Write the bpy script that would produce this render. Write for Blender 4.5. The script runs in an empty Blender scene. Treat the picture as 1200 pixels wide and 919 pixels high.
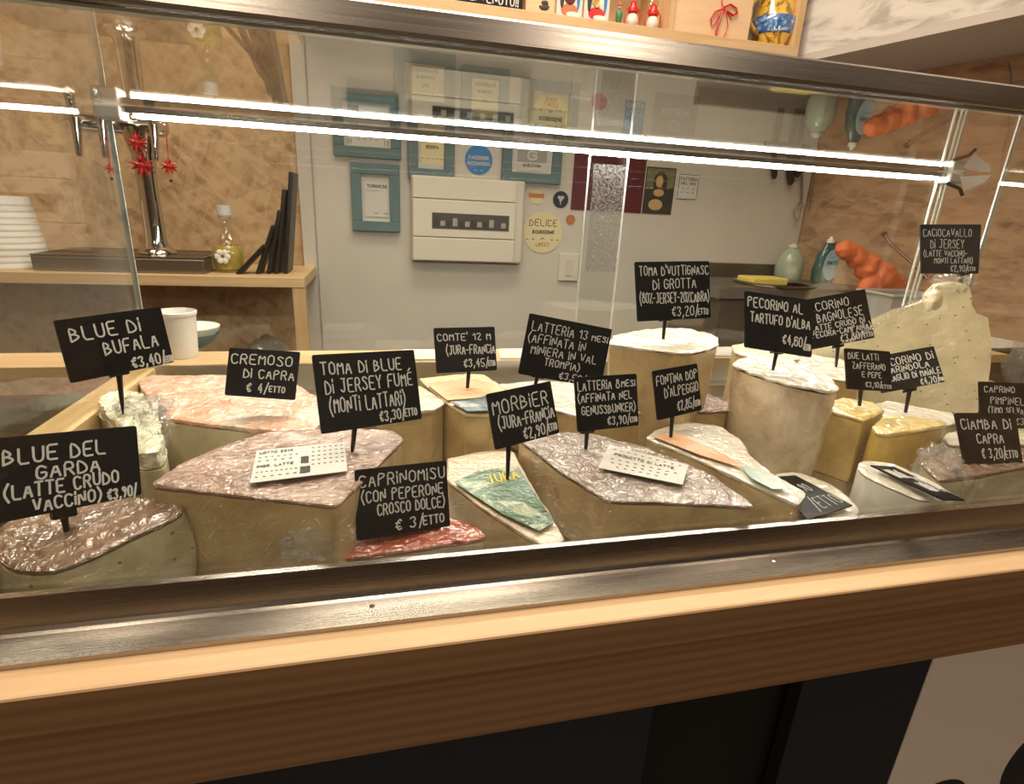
import bpy, bmesh, math, random
from mathutils import Vector, Matrix, noise
random.seed(7)
C = bpy.context.scene
COL = C.collection
H = 1.35                                   # camera height above the floor

# ------------------------------------------------------------------ camera
F = 644.3
ya, pi_, ro = (math.radians(v) for v in (13.778, 18.365, -2.915))
fwd = Vector((math.sin(ya)*math.cos(pi_), math.cos(ya)*math.cos(pi_), -math.sin(pi_)))
right = Vector((math.cos(ya), -math.sin(ya), 0)); down = -right.cross(fwd)
cr = math.cos(ro)*right + math.sin(ro)*down
cd = -math.sin(ro)*right + math.cos(ro)*down
cam = bpy.data.cameras.new('camera'); camo = bpy.data.objects.new('camera', cam); COL.objects.link(camo)
cam.sensor_fit = 'HORIZONTAL'; cam.sensor_width = 36; cam.lens = F/1200*36; cam.clip_start = 0.02
M = Matrix((cr, -cd, -fwd)).transposed().to_4x4(); M.translation = (0, 0, H); camo.matrix_world = M
C.camera = camo
vs = C.view_settings; vs.view_transform = 'Standard'; vs.look = 'None'; vs.gamma = 1; vs.use_curve_mapping = False
vs.exposure = 0.0
# ------------------------------------------------------------------ world + lamps
w = bpy.data.worlds.new('world'); C.world = w; w.use_nodes = True
w.node_tree.nodes['Background'].inputs[0].default_value = (1.0, .86, .70, 1)
w.node_tree.nodes['Background'].inputs[1].default_value = 0.10

def lamp(name, loc, size, power, color, rot=(0, 0, 0), label='', sy=None):
    l = bpy.data.lights.new(name, 'AREA'); l.shape = 'RECTANGLE'; l.size = size; l.size_y = sy or size
    l.energy = power; l.color = color
    o = bpy.data.objects.new(name, l); COL.objects.link(o); o.location = loc; o.rotation_euler = rot
    return o
WARM = (1.0, .84, .66)
lamp('ceiling_lamp_staff', (0.25, 1.12, 2.62), 0.9, 20, WARM, sy=.35)
lamp('ceiling_lamp_left', (-0.9, 0.9, 2.62), 0.5, 7, WARM)
lamp('ceiling_lamp_front', (0.1, 0.25, 2.62), 0.8, 14, WARM, sy=.3)
lamp('ceiling_lamp_hall', (-0.4, -1.3, 2.62), 0.9, 5, WARM)

for i, (x_, y_, e_, z_) in enumerate(((-.75, .12, 5, 2.35), (.30, .02, 5, 2.35), (1.15, .05, 4, 2.35), (-.55, -1.4, 10, 1.95), (.8, -1.3, 10, 1.95))):  # added unseen fill lights that brighten the rails, ceiling and cheese fronts
    l_ = bpy.data.lights.new('fill_light', 'POINT'); l_.energy = e_; l_.color = (1, .82, .62); l_.shadow_soft_size = .07
    o_ = bpy.data.objects.new('fill_light', l_); COL.objects.link(o_); o_.location = (x_, y_, z_)

# ------------------------------------------------------------------ helpers
def ray(px, py):
    return (cr*((px-600)/F) + cd*((py-459.5)/F) + fwd)
def PY(px, py, y):
    r = ray(px, py); return r*(y/r.y) + Vector((0, 0, H))
def PZ(px, py, z):                          # z relative to the camera height
    r = ray(px, py); return r*(z/r.z) + Vector((0, 0, H))

def setp(o, label=None, cat=None, group=None, kind=None):
    if label: o['label'] = label
    if cat: o['category'] = cat
    if group: o['group'] = group
    if kind: o['kind'] = kind
    return o
def thing(name, loc, label, cat, group=None):
    o = bpy.data.objects.new(name, None); COL.objects.link(o); o.location = loc; o.empty_display_size = .02
    return setp(o, label, cat, group)

class MB:
    def __init__(s): s.v = []; s.f = []; s.m = []; s.mi = 0
    def add(s, vs_, fs_):
        b = len(s.v); s.v += [Vector(v) for v in vs_]; s.f += [tuple(i+b for i in f) for f in fs_]; s.m += [s.mi]*len(fs_)
        return s
    def box(s, a, b, rot=None, piv=None):
        x0, y0, z0 = a; x1, y1, z1 = b
        vs_ = [Vector(p) for p in ((x0,y0,z0),(x1,y0,z0),(x1,y1,z0),(x0,y1,z0),(x0,y0,z1),(x1,y0,z1),(x1,y1,z1),(x0,y1,z1))]
        if rot is not None: piv = Vector(piv); vs_ = [rot @ (v-piv) + piv for v in vs_]
        return s.add(vs_, [(0,3,2,1),(4,5,6,7),(0,1,5,4),(1,2,6,5),(2,3,7,6),(3,0,4,7)])
    def hexa(s, q, d):                      # quad q extruded by vector d
        q = [Vector(p) for p in q]; d = Vector(d); n = len(q)
        vs_ = q + [p+d for p in q]
        fs_ = [tuple(range(n)), tuple(range(2*n-1, n-1, -1))] + [(i, i+n, (i+1) % n+n, (i+1) % n) for i in range(n)]
        return s.add(vs_, fs_)
    def tube(s, path, r, n=10, cap=True):
        path = [Vector(p) for p in path]; m = len(path); rs = r if isinstance(r, (list, tuple)) else [r]*m
        vs_ = []; up = None
        for i, p in enumerate(path):
            t = (path[min(i+1, m-1)]-path[max(i-1, 0)])
            t = t.normalized() if t.length > 1e-9 else Vector((0, 0, 1))
            if up is None: up = Vector((0, 0, 1)) if abs(t.z) < .9 else Vector((1, 0, 0))
            a = t.cross(up).normalized(); b = a.cross(t).normalized(); up = b
            vs_ += [p + (a*math.cos(2*math.pi*k/n) + b*math.sin(2*math.pi*k/n))*rs[i] for k in range(n)]
        fs_ = [(i*n+k, i*n+(k+1) % n, (i+1)*n+(k+1) % n, (i+1)*n+k) for i in range(m-1) for k in range(n)]
        if cap: fs_ += [tuple(range(n-1, -1, -1)), tuple(range((m-1)*n, m*n))]
        return s.add(vs_, fs_)
    def lathe(s, prof, c, n=24, ax=None):   # prof [(r,z)], c base centre
        c = Vector(c); vs_ = []
        for r, z in prof:
            for k in range(n):
                v = Vector((r*math.cos(2*math.pi*k/n), r*math.sin(2*math.pi*k/n), z))
                vs_.append(c + (ax @ v if ax is not None else v))
        m = len(prof)
        fs_ = [(i*n+k, i*n+(k+1) % n, (i+1)*n+(k+1) % n, (i+1)*n+k) for i in range(m-1) for k in range(n)]
        if prof[0][0] > 1e-5: fs_.append(tuple(range(n-1, -1, -1)))
        if prof[-1][0] > 1e-5: fs_.append(tuple(range((m-1)*n, m*n)))
        return s.add(vs_, fs_)
    def blob(s, c, r, sub=3, amp=.25, fr=8, seed=0, clampz=None):
        bm = bmesh.new(); bmesh.ops.create_icosphere(bm, subdivisions=sub, radius=1)
        c = Vector(c); vs_ = []
        for v in bm.verts:
            d = 1 + amp*noise.noise(v.co*fr*.3 + Vector((seed, 0, 0))) + amp*.6*noise.noise(v.co*fr + Vector((seed, 3, 0)))
            p = c + Vector((v.co.x*r[0], v.co.y*r[1], v.co.z*r[2]))*d
            if clampz is not None: p.z = max(p.z, clampz)
            vs_.append(p)
        fs_ = [tuple(v.index for v in f.verts) for f in bm.faces]; bm.free()
        return s.add(vs_, fs_)
    def obj(s, name, mat, parent=None, smooth=False, bevel=0, origin=None, loc=None):
        me = bpy.data.meshes.new(name)
        if parent is not None: o0 = parent.matrix_world.translation.copy() if False else tot(parent)
        elif origin is not None: o0 = Vector(origin)
        elif loc is not None: o0 = Vector(loc)
        else:
            xs = [v.x for v in s.v]; ys = [v.y for v in s.v]; zs = [v.z for v in s.v]
            o0 = Vector(((min(xs)+max(xs))/2, (min(ys)+max(ys))/2, min(zs)))
        me.from_pydata([v-o0 for v in s.v], [], s.f)
        mats = mat if isinstance(mat, (list, tuple)) else [mat]
        for m_ in mats: me.materials.append(m_)
        bm = bmesh.new(); bm.from_mesh(me); bmesh.ops.recalc_face_normals(bm, faces=bm.faces)
        bm.to_mesh(me); bm.free()
        if len(mats) > 1:
            for p, i in zip(me.polygons, s.m): p.material_index = i
        if smooth:
            for p in me.polygons: p.use_smooth = True
            if smooth != 'full': me.set_sharp_from_angle(angle=math.radians(40))
        o = bpy.data.objects.new(name, me); COL.objects.link(o)
        if parent is not None: o.parent = parent
        else: o.location = o0
        if bevel:
            b = o.modifiers.new('bevel', 'BEVEL'); b.width = bevel; b.segments = 2; b.limit_method = 'ANGLE'; b.angle_limit = math.radians(40)
        return o
def tot(o):
    p = Vector((0, 0, 0))
    while o is not None: p += o.location; o = o.parent
    return p
def struct(o): o['kind'] = 'structure'; return o

# ------------------------------------------------------------------ materials
def mat(name, col=(.8,.8,.8), rough=.5, metal=0, **k):
    m = bpy.data.materials.new(name); m.use_nodes = True
    b = m.node_tree.nodes['Principled BSDF']
    b.inputs['Base Color'].default_value = (*col, 1); b.inputs['Roughness'].default_value = rough; b.inputs['Metallic'].default_value = metal
    for kk, v in k.items(): b.inputs[kk.replace('_', ' ')].default_value = v
    return m
def nd(m, t, **k):
    n = m.node_tree.nodes.new(t)
    for a, v in k.items(): setattr(n, a, v)
    return n
def lk(m, a, b): m.node_tree.links.new(a, b)
def coords(m, scale=(1,1,1), rot=(0,0,0), kind='Object'):
    t = nd(m, 'ShaderNodeTexCoord'); mp = nd(m, 'ShaderNodeMapping')
    mp.inputs['Scale'].default_value = scale; mp.inputs['Rotation'].default_value = rot
    lk(m, t.outputs[kind], mp.inputs['Vector']); return mp.outputs['Vector']
def ramp(m, fac, stops):
    r = nd(m, 'ShaderNodeValToRGB'); e = r.color_ramp.elements
    while len(e) < len(stops): e.new(.5)
    for el, (p, c) in zip(e, stops): el.position = p; el.color = (*c, 1) if len(c) == 3 else c
    lk(m, fac, r.inputs[0]); return r.outputs[0]
def noise_t(m, vec, scale, detail=4, rough=.55, dist=0):
    n = nd(m, 'ShaderNodeTexNoise'); n.inputs['Scale'].default_value = scale; n.inputs['Detail'].default_value = detail
    n.inputs['Roughness'].default_value = rough; n.inputs['Distortion'].default_value = dist
    lk(m, vec, n.inputs['Vector']); return n.outputs['Fac']
def bump(m, h, strength=.3, dist=.002, base=None):
    b = nd(m, 'ShaderNodeBump'); b.inputs['Strength'].default_value = strength; b.inputs['Distance'].default_value = dist
    lk(m, h, b.inputs['Height'])
    if base is not None: lk(m, base, b.inputs['Normal'])
    return b.outputs['Normal']
def bs(m): return m.node_tree.nodes['Principled BSDF']
def addm(m, a, b, op='ADD'):
    n = nd(m, 'ShaderNodeMath', operation=op)
    for i, x in enumerate((a, b)):
        if isinstance(x, (int, float)): n.inputs[i].default_value = x
        else: lk(m, x, n.inputs[i])
    return n.outputs[0]

def mat_noise(name, stops, scale=5, sc=(1,1,1), rough=.6, bmp=0, bd=.002, detail=5, dist=0, **k):
    m = mat(name, rough=rough, **k); v = coords(m, sc); n = noise_t(m, v, scale, detail, .6, dist)
    lk(m, ramp(m, n, stops), bs(m).inputs['Base Color'])
    if bmp: lk(m, bump(m, n, bmp, bd), bs(m).inputs['Normal'])
    return m
def mat_wood(name, a, b, axis='x', rough=.45, scale=1.0):
    m = mat(name, rough=rough)
    sc = {'x': (1.2, 22, 22), 'y': (22, 1.2, 22), 'z': (22, 22, 1.2)}[axis]
    v = coords(m, tuple(s*scale for s in sc))
    n1 = noise_t(m, v, 1.6, 6, .6, 1.2)
    v2 = coords(m, tuple(s*scale*3.2 for s in sc)); n2 = noise_t(m, v2, 2.5, 3, .5)
    mix = addm(m, addm(m, n1, .72, 'MULTIPLY'), addm(m, n2, .28, 'MULTIPLY'))
    lk(m, ramp(m, mix, [(.33, b), (.5, tuple((x+y)/2 for x, y in zip(a, b))), (.64, a)]), bs(m).inputs['Base Color'])
    lk(m, bump(m, mix, .12, .001), bs(m).inputs['Normal'])
    return m
def mat_grain(name, a, b, rough=.5):        # broad plain-sawn grain for the counter front
    m = mat(name, rough=rough); v = coords(m, (1.6, 14, 26))
    n = nd(m, 'ShaderNodeTexWave', wave_type='BANDS', bands_direction='Z', wave_profile='SIN')
    n.inputs['Scale'].default_value = 1.1; n.inputs['Distortion'].default_value = 7; n.inputs['Detail'].default_value = 2.5; n.inputs['Detail Scale'].default_value = .55
    lk(m, v, n.inputs['Vector']); n2 = noise_t(m, coords(m, (3, 60, 60)), 2.5, 4)
    mix = addm(m, addm(m, n.outputs['Fac'], .5, 'MULTIPLY'), addm(m, n2, .5, 'MULTIPLY'))
    lk(m, ramp(m, mix, [(.15, b), (.75, a)]), bs(m).inputs['Base Color'])
    lk(m, bump(m, mix, .1, .001), bs(m).inputs['Normal']); return m
def mat_osb(name, light, mid, dark):
    m = mat(name, rough=.55); base = None
    v0 = coords(m, (1, 1, 1))
    outs = []
    for i, (rot, sc) in enumerate((((.0, .35, .2), (12, 12, 55)), ((.1, -.55, -.3), (16, 16, 70)), ((.1, 1.2, .2), (18, 18, 75)), ((.1, 2.3, .2), (16, 16, 70)))):
        v_ = coords(m, (1,1,1), rot); mp_ = nd(m, 'ShaderNodeMapping'); mp_.inputs['Scale'].default_value = sc; lk(m, v_, mp_.inputs['Vector']); v = mp_.outputs['Vector']; vo = nd(m, 'ShaderNodeTexVoronoi'); vo.inputs['Scale'].default_value = 1.0; vo.inputs['Randomness'].default_value = 1
        wv = nd(m, 'ShaderNodeVectorMath', operation='ADD'); nn = nd(m, 'ShaderNodeTexNoise'); nn.inputs['Scale'].default_value = 3; lk(m, v0, nn.inputs['Vector'])
        lk(m, v, wv.inputs[0]); lk(m, nn.outputs['Color'], wv.inputs[1]); lk(m, wv.outputs[0], vo.inputs['Vector'])
        sp = nd(m, 'ShaderNodeSeparateColor'); lk(m, vo.outputs['Color'], sp.inputs[0]); outs.append(sp.outputs[0])
    s = addm(m, addm(m, addm(m, outs[0], .25, 'MULTIPLY'), addm(m, outs[3], .25, 'MULTIPLY')), addm(m, addm(m, outs[1], .25, 'MULTIPLY'), addm(m, outs[2], .25, 'MULTIPLY')))
    s2 = addm(m, addm(m, s, .7, 'MULTIPLY'), addm(m, noise_t(m, v0, 6, 6), .3, 'MULTIPLY'))
    lk(m, ramp(m, s2, [(.24, dark), (.40, mid), (.60, light)]), bs(m).inputs['Base Color'])
    lk(m, bump(m, s2, .3, .002), bs(m).inputs['Normal']); return m
def mat_steel(name, col=(.36,.34,.32), rough=.28, sc=(2, 300, 300)):
    m = mat(name, col, rough, 1.0); v = coords(m, sc); n = noise_t(m, v, 3, 3)
    r = nd(m, 'ShaderNodeMapRange'); r.inputs[3].default_value = rough*.75; r.inputs[4].default_value = rough*1.4
    lk(m, n, r.inputs[0]); lk(m, r.outputs[0], bs(m).inputs['Roughness']); bs(m).inputs['Anisotropic'].default_value = .5
    lk(m, bump(m, n, .015, .0005), bs(m).inputs['Normal']); return m
def mat_glass(name, tint=(1, 1, 1), rough=0.0, ior=1.5, bumpy=None, haze=0.0):
    m = bpy.data.materials.new(name); m.use_nodes = True; nt = m.node_tree; nt.nodes.clear()
    out = nd(m, 'ShaderNodeOutputMaterial'); tr = nd(m, 'ShaderNodeBsdfTransparent'); gl = nd(m, 'ShaderNodeBsdfGlossy'); mx = nd(m, 'ShaderNodeMixShader')
    tr.inputs[0].default_value = (*tint, 1); gl.inputs['Color'].default_value = (1, 1, 1, 1); gl.inputs['Roughness'].default_value = rough
    g = nd(m, 'ShaderNodeNewGeometry'); mr = nd(m, 'ShaderNodeMapRange'); mr.inputs[3].default_value = ior; mr.inputs[4].default_value = 1/ior
    lk(m, g.outputs['Backfacing'], mr.inputs[0]); fr = nd(m, 'ShaderNodeFresnel'); lk(m, mr.outputs[0], fr.inputs['IOR'])
    lk(m, fr.outputs[0], mx.inputs[0]); lk(m, tr.outputs[0], mx.inputs[1]); lk(m, gl.outputs[0], mx.inputs[2])
    last = mx.outputs[0]
    if bumpy:
        v = coords(m, bumpy[1] if len(bumpy) > 1 else (1, 1, 1)); n = noise_t(m, v, bumpy[0], 4, .6, 1.5)
        nn = bump(m, n, bumpy[2], bumpy[3]); lk(m, nn, gl.inputs['Normal']); lk(m, nn, fr.inputs['Normal'])
    if haze:
        df = nd(m, 'ShaderNodeBsdfDiffuse'); df.inputs[0].default_value = (.9, .9, .88, 1); m2 = nd(m, 'ShaderNodeMixShader'); m2.inputs[0].default_value = haze
        lk(m, last, m2.inputs[1]); lk(m, df.outputs[0], m2.inputs[2]); last = m2.outputs[0]
    lk(m, last, out.inputs[0]); return m
def mat_emit(name, col, st):
    m = bpy.data.materials.new(name); m.use_nodes = True; nt = m.node_tree; nt.nodes.clear()
    out = nd(m, 'ShaderNodeOutputMaterial'); e = nd(m, 'ShaderNodeEmission'); e.inputs[0].default_value = (*col, 1); e.inputs[1].default_value = st
    lk(m, e.outputs[0], out.inputs[0]); return m

# cheese: cut paste under film, and rind under crinkled film
def mat_paste(name, a, b, streak=.35, pits=0.0, film=.7):
    m = mat(name, rough=.42, Coat_Weight=film, Coat_Roughness=.07, Subsurface_Weight=.12, Subsurface_Scale=.01)
    bs(m).inputs['Subsurface Radius'].default_value = (1, .7, .35)
    v = coords(m); n = noise_t(m, v, 22, 5, .6, .6); b = tuple(x*.86 for x in b); c = ramp(m, n, [(.34, b), (.62, a)])
    if pits:
        vo = nd(m, 'ShaderNodeTexVoronoi'); vo.inputs['Scale'].default_value = 75; lk(m, v, vo.inputs['Vector'])
        th = ramp(m, vo.outputs['Distance'], [(pits, (.0, .0, .0)), (pits+.05, (1, 1, 1))])
        mx = nd(m, 'ShaderNodeMix', data_type='RGBA'); lk(m, th, mx.inputs[0]); mx.inputs[6].default_value = (b[0]*.5, b[1]*.45, b[2]*.35, 1); lk(m, c, mx.inputs[7]); c = mx.outputs[2]
        lk(m, bump(m, th, .4, .002), bs(m).inputs['Normal'])
    lk(m, c, bs(m).inputs['Base Color'])
    s = noise_t(m, coords(m, (14, 14, 60), (.5, .4, .3)), 2.2, 4, .6, 2.0); s2 = noise_t(m, coords(m, (60, 60, 9), (.2, .6, .3)), 1.5, 3)
    ad = addm(m, s, s2); bs(m).inputs['Coat IOR'].default_value = 1.8; 
    def ridge(vec, sc_, w_):
        n_ = noise_t(m, vec, sc_, 2, .5, 1.2); a_ = nd(m, 'ShaderNodeMath', operation='ABSOLUTE'); lk(m, addm(m, n_, .5, 'SUBTRACT'), a_.inputs[0])
        r_ = nd(m, 'ShaderNodeMapRange'); r_.inputs[1].default_value = 0; r_.inputs[2].default_value = w_; r_.inputs[3].default_value = 1; r_.inputs[4].default_value = 0
        lk(m, a_.outputs[0], r_.inputs[0]); return r_.outputs[0]
    def rc(rot, sc_):
        q_ = nd(m, 'ShaderNodeMapping'); q_.inputs['Scale'].default_value = sc_; lk(m, coords(m, (1,1,1), rot), q_.inputs['Vector']); return q_.outputs[0]
    rg = addm(m, ridge(rc((.3, .7, .2), (6, 6, 55)), 1.6, .018), ridge(rc((.2, -.9, .5), (8, 8, 70)), 1.5, .016))
    b0 = bump(m, ad, min(1, streak*1.3), .004); lk(m, bump(m, rg, 1.0, .006, b0), bs(m).inputs['Coat Normal']); return m
def mat_rind(name, stops, crinkle=.9, scale=40, film=1.0, nscale=14, sc=(1,1,1), hi=.035):
    m = mat(name, rough=.5, Coat_Weight=film, Coat_Roughness=hi); scale *= 1.35; v = coords(m, sc)
    n = noise_t(m, v, nscale, 6, .65, .8); lk(m, ramp(m, n, stops), bs(m).inputs['Base Color'])
    vo = nd(m, 'ShaderNodeTexVoronoi', feature='DISTANCE_TO_EDGE'); vo.inputs['Scale'].default_value = scale
    wv = nd(m, 'ShaderNodeVectorMath', operation='ADD'); nn = nd(m, 'ShaderNodeTexNoise'); nn.inputs['Scale'].default_value = 30
    sm = nd(m, 'ShaderNodeVectorMath', operation='SCALE'); sm.inputs['Scale'].default_value = .04
    lk(m, v, nn.inputs['Vector']); lk(m, nn.outputs['Color'], sm.inputs[0]); lk(m, v, wv.inputs[0]); lk(m, sm.outputs[0], wv.inputs[1]); lk(m, wv.outputs[0], vo.inputs['Vector'])
    h = addm(m, addm(m, vo.outputs['Distance'], 1.3, 'MULTIPLY'), addm(m, noise_t(m, v, scale*1.5, 2, .5, 1.5), 1.2, 'MULTIPLY'))
    b1 = bump(m, h, min(1, crinkle*1.1), .0042); bs(m).inputs['Coat IOR'].default_value = 2.3; lk(m, b1, bs(m).inputs['Coat Normal'])
    b2 = bump(m, h, crinkle*.5, .004); lk(m, b2, bs(m).inputs['Normal']); return m

M_ = dict(
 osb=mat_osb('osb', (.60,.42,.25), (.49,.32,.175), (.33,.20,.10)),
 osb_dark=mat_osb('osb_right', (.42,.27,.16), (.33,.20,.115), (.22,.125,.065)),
 white_wall=mat_noise('white_panel', [(.3,(.585,.54,.485)),(.7,(.63,.585,.525))], 3, rough=.35),
 plaster=mat_noise('plaster', [(.3,(.42,.36,.30)),(.7,(.48,.42,.35))], 4, rough=.8),
 dark_plaster=mat_noise('dark_plaster', [(.3,(.10,.075,.06)),(.7,(.14,.10,.08))], 4, rough=.7),
 floor=mat_noise('floor_tile', [(.3,(.14,.12,.10)),(.7,(.2,.17,.14))], 6, rough=.4),
 ceiling=mat_noise('ceiling_paint', [(.3,(.5,.46,.42)),(.7,(.55,.51,.47))], 3, rough=.9),
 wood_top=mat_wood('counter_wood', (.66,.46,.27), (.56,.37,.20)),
 wood_front_shade=mat_grain('counter_front_wood_shaded', (.25,.142,.068), (.185,.102,.046)),  # shade of the counter's front face put into a darker wood colour
 wood_light=mat_wood('light_wood', (.70,.50,.28), (.56,.37,.19)),
 wood_light_y=mat_wood('light_wood_y', (.78,.56,.30), (.64,.42,.2), 'y'),
 wood_light_z=mat_wood('light_wood_z', (.66,.46,.25), (.52,.34,.17), 'z'),
 ply=mat_noise('plywood', [(.3,(.66,.46,.28)),(.7,(.74,.54,.34))], 5, (1,1,6), rough=.5),
 steel=mat_steel('brushed_steel', (.38,.352,.325), .24),
 steel_dark=mat_steel('dark_steel', (.34,.31,.28), .35),
 steel_light=mat_steel('light_steel', (.62,.60,.57), .3),
 chrome=mat('chrome', (.62,.60,.58), .07, 1),
 alu=mat('aluminium', (.5,.48,.46), .25, 1),
 glass=mat_glass('clear_glass', (.97,.985,.975)),
 glass_edge=mat('glass_edge', (.80,.88,.84), .12, 0, Coat_Weight=1.0),
 seam=mat('bright_glass_edge', (.9,.92,.9), .1, 0, Coat_Weight=1.0),
 navy=mat('navy_panel', (.009,.014,.024), .6), gap_darkness=mat('recess_darkness', (.004,.004,.005), .8),
 white_print=mat('white_panel_print', (.80,.76,.70), .6),
 slate=mat_noise('slate_black', [(.3,(.006,.006,.007)),(.7,(.011,.011,.012))], 40, rough=.42, Specular_IOR_Level=.25),
 slate_b=mat_noise('slate_blue', [(.3,(.008,.013,.022)),(.7,(.012,.019,.030))], 40, rough=.42),
 chalk=mat('chalk_ink', (.62,.62,.60), .7), plastic_black=mat('black_plastic', (.008,.008,.008), .35),
 teal=mat_noise('teal_frame', [(.3,(.09,.155,.17)),(.7,(.12,.19,.205))], 30, (1,1,1), rough=.5),
 paper=mat('white_paper', (.62,.60,.57), .6), cream=mat_noise('cream_paper', [(.3,(.70,.60,.36)),(.7,(.76,.67,.43))], 12, rough=.5),
 ivory=mat('ivory_plastic', (.62,.57,.49), .35), ivory2=mat('ivory_plastic_light', (.68,.63,.55), .35),
 ink=mat('dark_ink', (.04,.035,.03), .6), redp=mat('dark_red_poster', (.11,.012,.018), .4), navyp=mat('navy_sticker', (.012,.018,.045), .4),
 blue=mat('blue_sticker', (.03,.20,.50), .4), white=mat('white_plastic', (.80,.78,.75), .4), red=mat('red_gloss', (.55,.012,.012), .25),
 orange=mat_noise('orange_cloth', [(.3,(.60,.12,.035)),(.7,(.80,.21,.07))], 14, rough=.6, bmp=.6, bd=.01),
 terr=mat('terracotta_ink', (.5,.18,.08), .5), green=mat('green_print', (.05,.20,.08), .4),
 black=mat('matt_black', (.010,.009,.009), .4), yellow=mat('yellow_sponge', (.72,.55,.12), .8),
 oil=mat('olive_oil', (.42,.30,.05), .1, 0, Coat_Weight=1.0), clearp=mat_glass('clear_plastic', (.93,.94,.93), .05, 1.45, haze=.12),
 film=mat_glass('crumpled_film', (.96,.96,.95), .08, 1.5, bumpy=(55, (1,1,1), 1.0, .01), haze=.08),
 frost=None,
 marble=None, led=mat_emit('led_light', (1.0, .93, .82), 82),
 grey=mat('grey_plastic', (.35,.34,.32), .4), dish=mat('dish_soap', (.03,.10,.10), .1), dishl=mat('dish_label', (.35,.52,.62), .4),
 soap=mat('green_soap', (.40,.46,.36), .2, 0, Transmission_Weight=.2), dgrey=mat('dark_grey', (.06,.055,.05), .45),
 vase_y=mat_noise('majolica_yellow', [(.42,(.22,.13,.03)),(.5,(.70,.42,.06)),(.7,(.80,.56,.10))], 22, rough=.15, dist=2.0, Coat_Weight=1.0),
 vase_b=mat_noise('majolica_blue', [(.4,(.03,.08,.26)),(.52,(.10,.26,.55)),(.66,(.62,.72,.80))], 26, rough=.15, dist=2.5, Coat_Weight=1.0),
)
m = bpy.data.materials.new('textured_film'); m.use_nodes = True; m.node_tree.nodes.clear(); M_['frost'] = m
_o = nd(m, 'ShaderNodeOutputMaterial'); _t = nd(m, 'ShaderNodeBsdfTransparent'); _d = nd(m, 'ShaderNodeBsdfPrincipled'); _x = nd(m, 'ShaderNodeMixShader')
_d.inputs['Base Color'].default_value = (.62, .6, .58, 1); _d.inputs['Roughness'].default_value = .25
_v = coords(m, (1, 1, 1)); _n = noise_t(m, _v, 330, 3, .7, .6); lk(m, bump(m, _n, 1.0, .01), _d.inputs['Normal'])
_s = nd(m, 'ShaderNodeSeparateXYZ'); lk(m, _v, _s.inputs[0])
_h = nd(m, 'ShaderNodeMapRange'); _h.inputs[1].default_value = .0; _h.inputs[2].default_value = .14; _h.inputs[3].default_value = .0; _h.inputs[4].default_value = .42; lk(m, _s.outputs[2], _h.inputs[0])
lk(m, addm(m, _h.outputs[0], ramp(m, _n, [(.42, (.15, .15, .15)), (.62, (1.6, 1.6, 1.6))]), 'MULTIPLY'), _x.inputs[0])
lk(m, _t.outputs[0], _x.inputs[1]); lk(m, _d.outputs[0], _x.inputs[2]); lk(m, _x.outputs[0], _o.inputs[0])
m = mat('marble_print', rough=.3); v = coords(m, (1,1,1), (0, .6, .4)); n = noise_t(m, coords(m, (2.2, 2.2, 7), (.5, .5, .4)), 2.2, 6, .6, 1.4)
lk(m, ramp(m, n, [(.38,(.42,.39,.36)),(.5,(.62,.60,.57)),(.7,(.70,.68,.65))]), bs(m).inputs['Base Color']); M_['marble'] = m

# ================================================================== STRUCTURE
WY = 1.72                                   # back wall
SA = PY(945, 72, 1.50); dS = Vector((.28, -1, 0))
SB = PZ(1045, 88, SA.z-H)                   # on the right wall, at bulkhead bottom
# right wall meets back wall
tB = (WY - SB.y)/(-1.0); RC = SB + dS*(-(WY-SB.y))
RF = SB + dS*3.2
print('soffit A', SA, 'B', SB, 'corner', RC, 'front', RF)
def slab(name, a, b, mt): return struct(MB().box(a, b).obj(name, mt))
slab('floor', (-2.2, -3.2, -.05), (3.4, WY+.1, 0), M_['floor'])
slab('ceiling', (-2.2, -3.2, 2.7), (3.4, WY+.1, 2.75), M_['ceiling'])
slab('wall_back', (-1.8, WY, 0), (RC.x+.1, WY+.08, 2.7), M_['osb'])
slab('wall_left', (-1.88, -3.2, 0), (-1.8, WY, 2.7), M_['osb'])
slab('wall_front', (-2.2, -3.28, 0), (3.4, -3.2, 2.7), M_['dark_plaster'])
slab('wall_side', (3.32, -3.2, 0), (3.4, -1.2, 2.7), M_['plaster'])
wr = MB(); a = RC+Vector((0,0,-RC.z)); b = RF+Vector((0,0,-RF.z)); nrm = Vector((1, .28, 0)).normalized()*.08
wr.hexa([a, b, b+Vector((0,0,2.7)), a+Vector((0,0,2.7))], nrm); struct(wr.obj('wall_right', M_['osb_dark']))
# white panel facing of the back wall
PX0 = PY(349, 200, WY-.02).x
struct(MB().box((PX0, WY-.02, 0), (RC.x, WY, SA.z+.02)).obj('wall_panel', M_['white_wall']))
struct(MB().box((PX0+.036, WY-.0235, 0.6), (PX0+.039, WY-.0195, SA.z)).obj('trim_1', M_['grey']))
# marble bulkhead on the right
bh = MB(); z0 = SA.z; A0 = SA.copy(); A1 = SA + dS*2.8; wid = (SB-SA); pr = Vector((1,.28,0)).normalized(); wd = wid.dot(pr)*pr
A0b = A0 - dS*(WY-SA.y)*1.0
bh.hexa([A0b, A1, A1+wd, A0b+wd], (0, 0, .02)); bh2 = MB()
struct(bh.obj('trim_2', mat('bulkhead_underside', (.50,.46,.42), .7)))
f0 = A0b+Vector((0,0,.02)); f1 = A1+Vector((0,0,.02))
bh2.hexa([f0, f1, f1+Vector((0,0,2.68-f1.z)), f0+Vector((0,0,2.68-f0.z))], wd); struct(bh2.obj('trim_3', M_['marble']))

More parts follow.
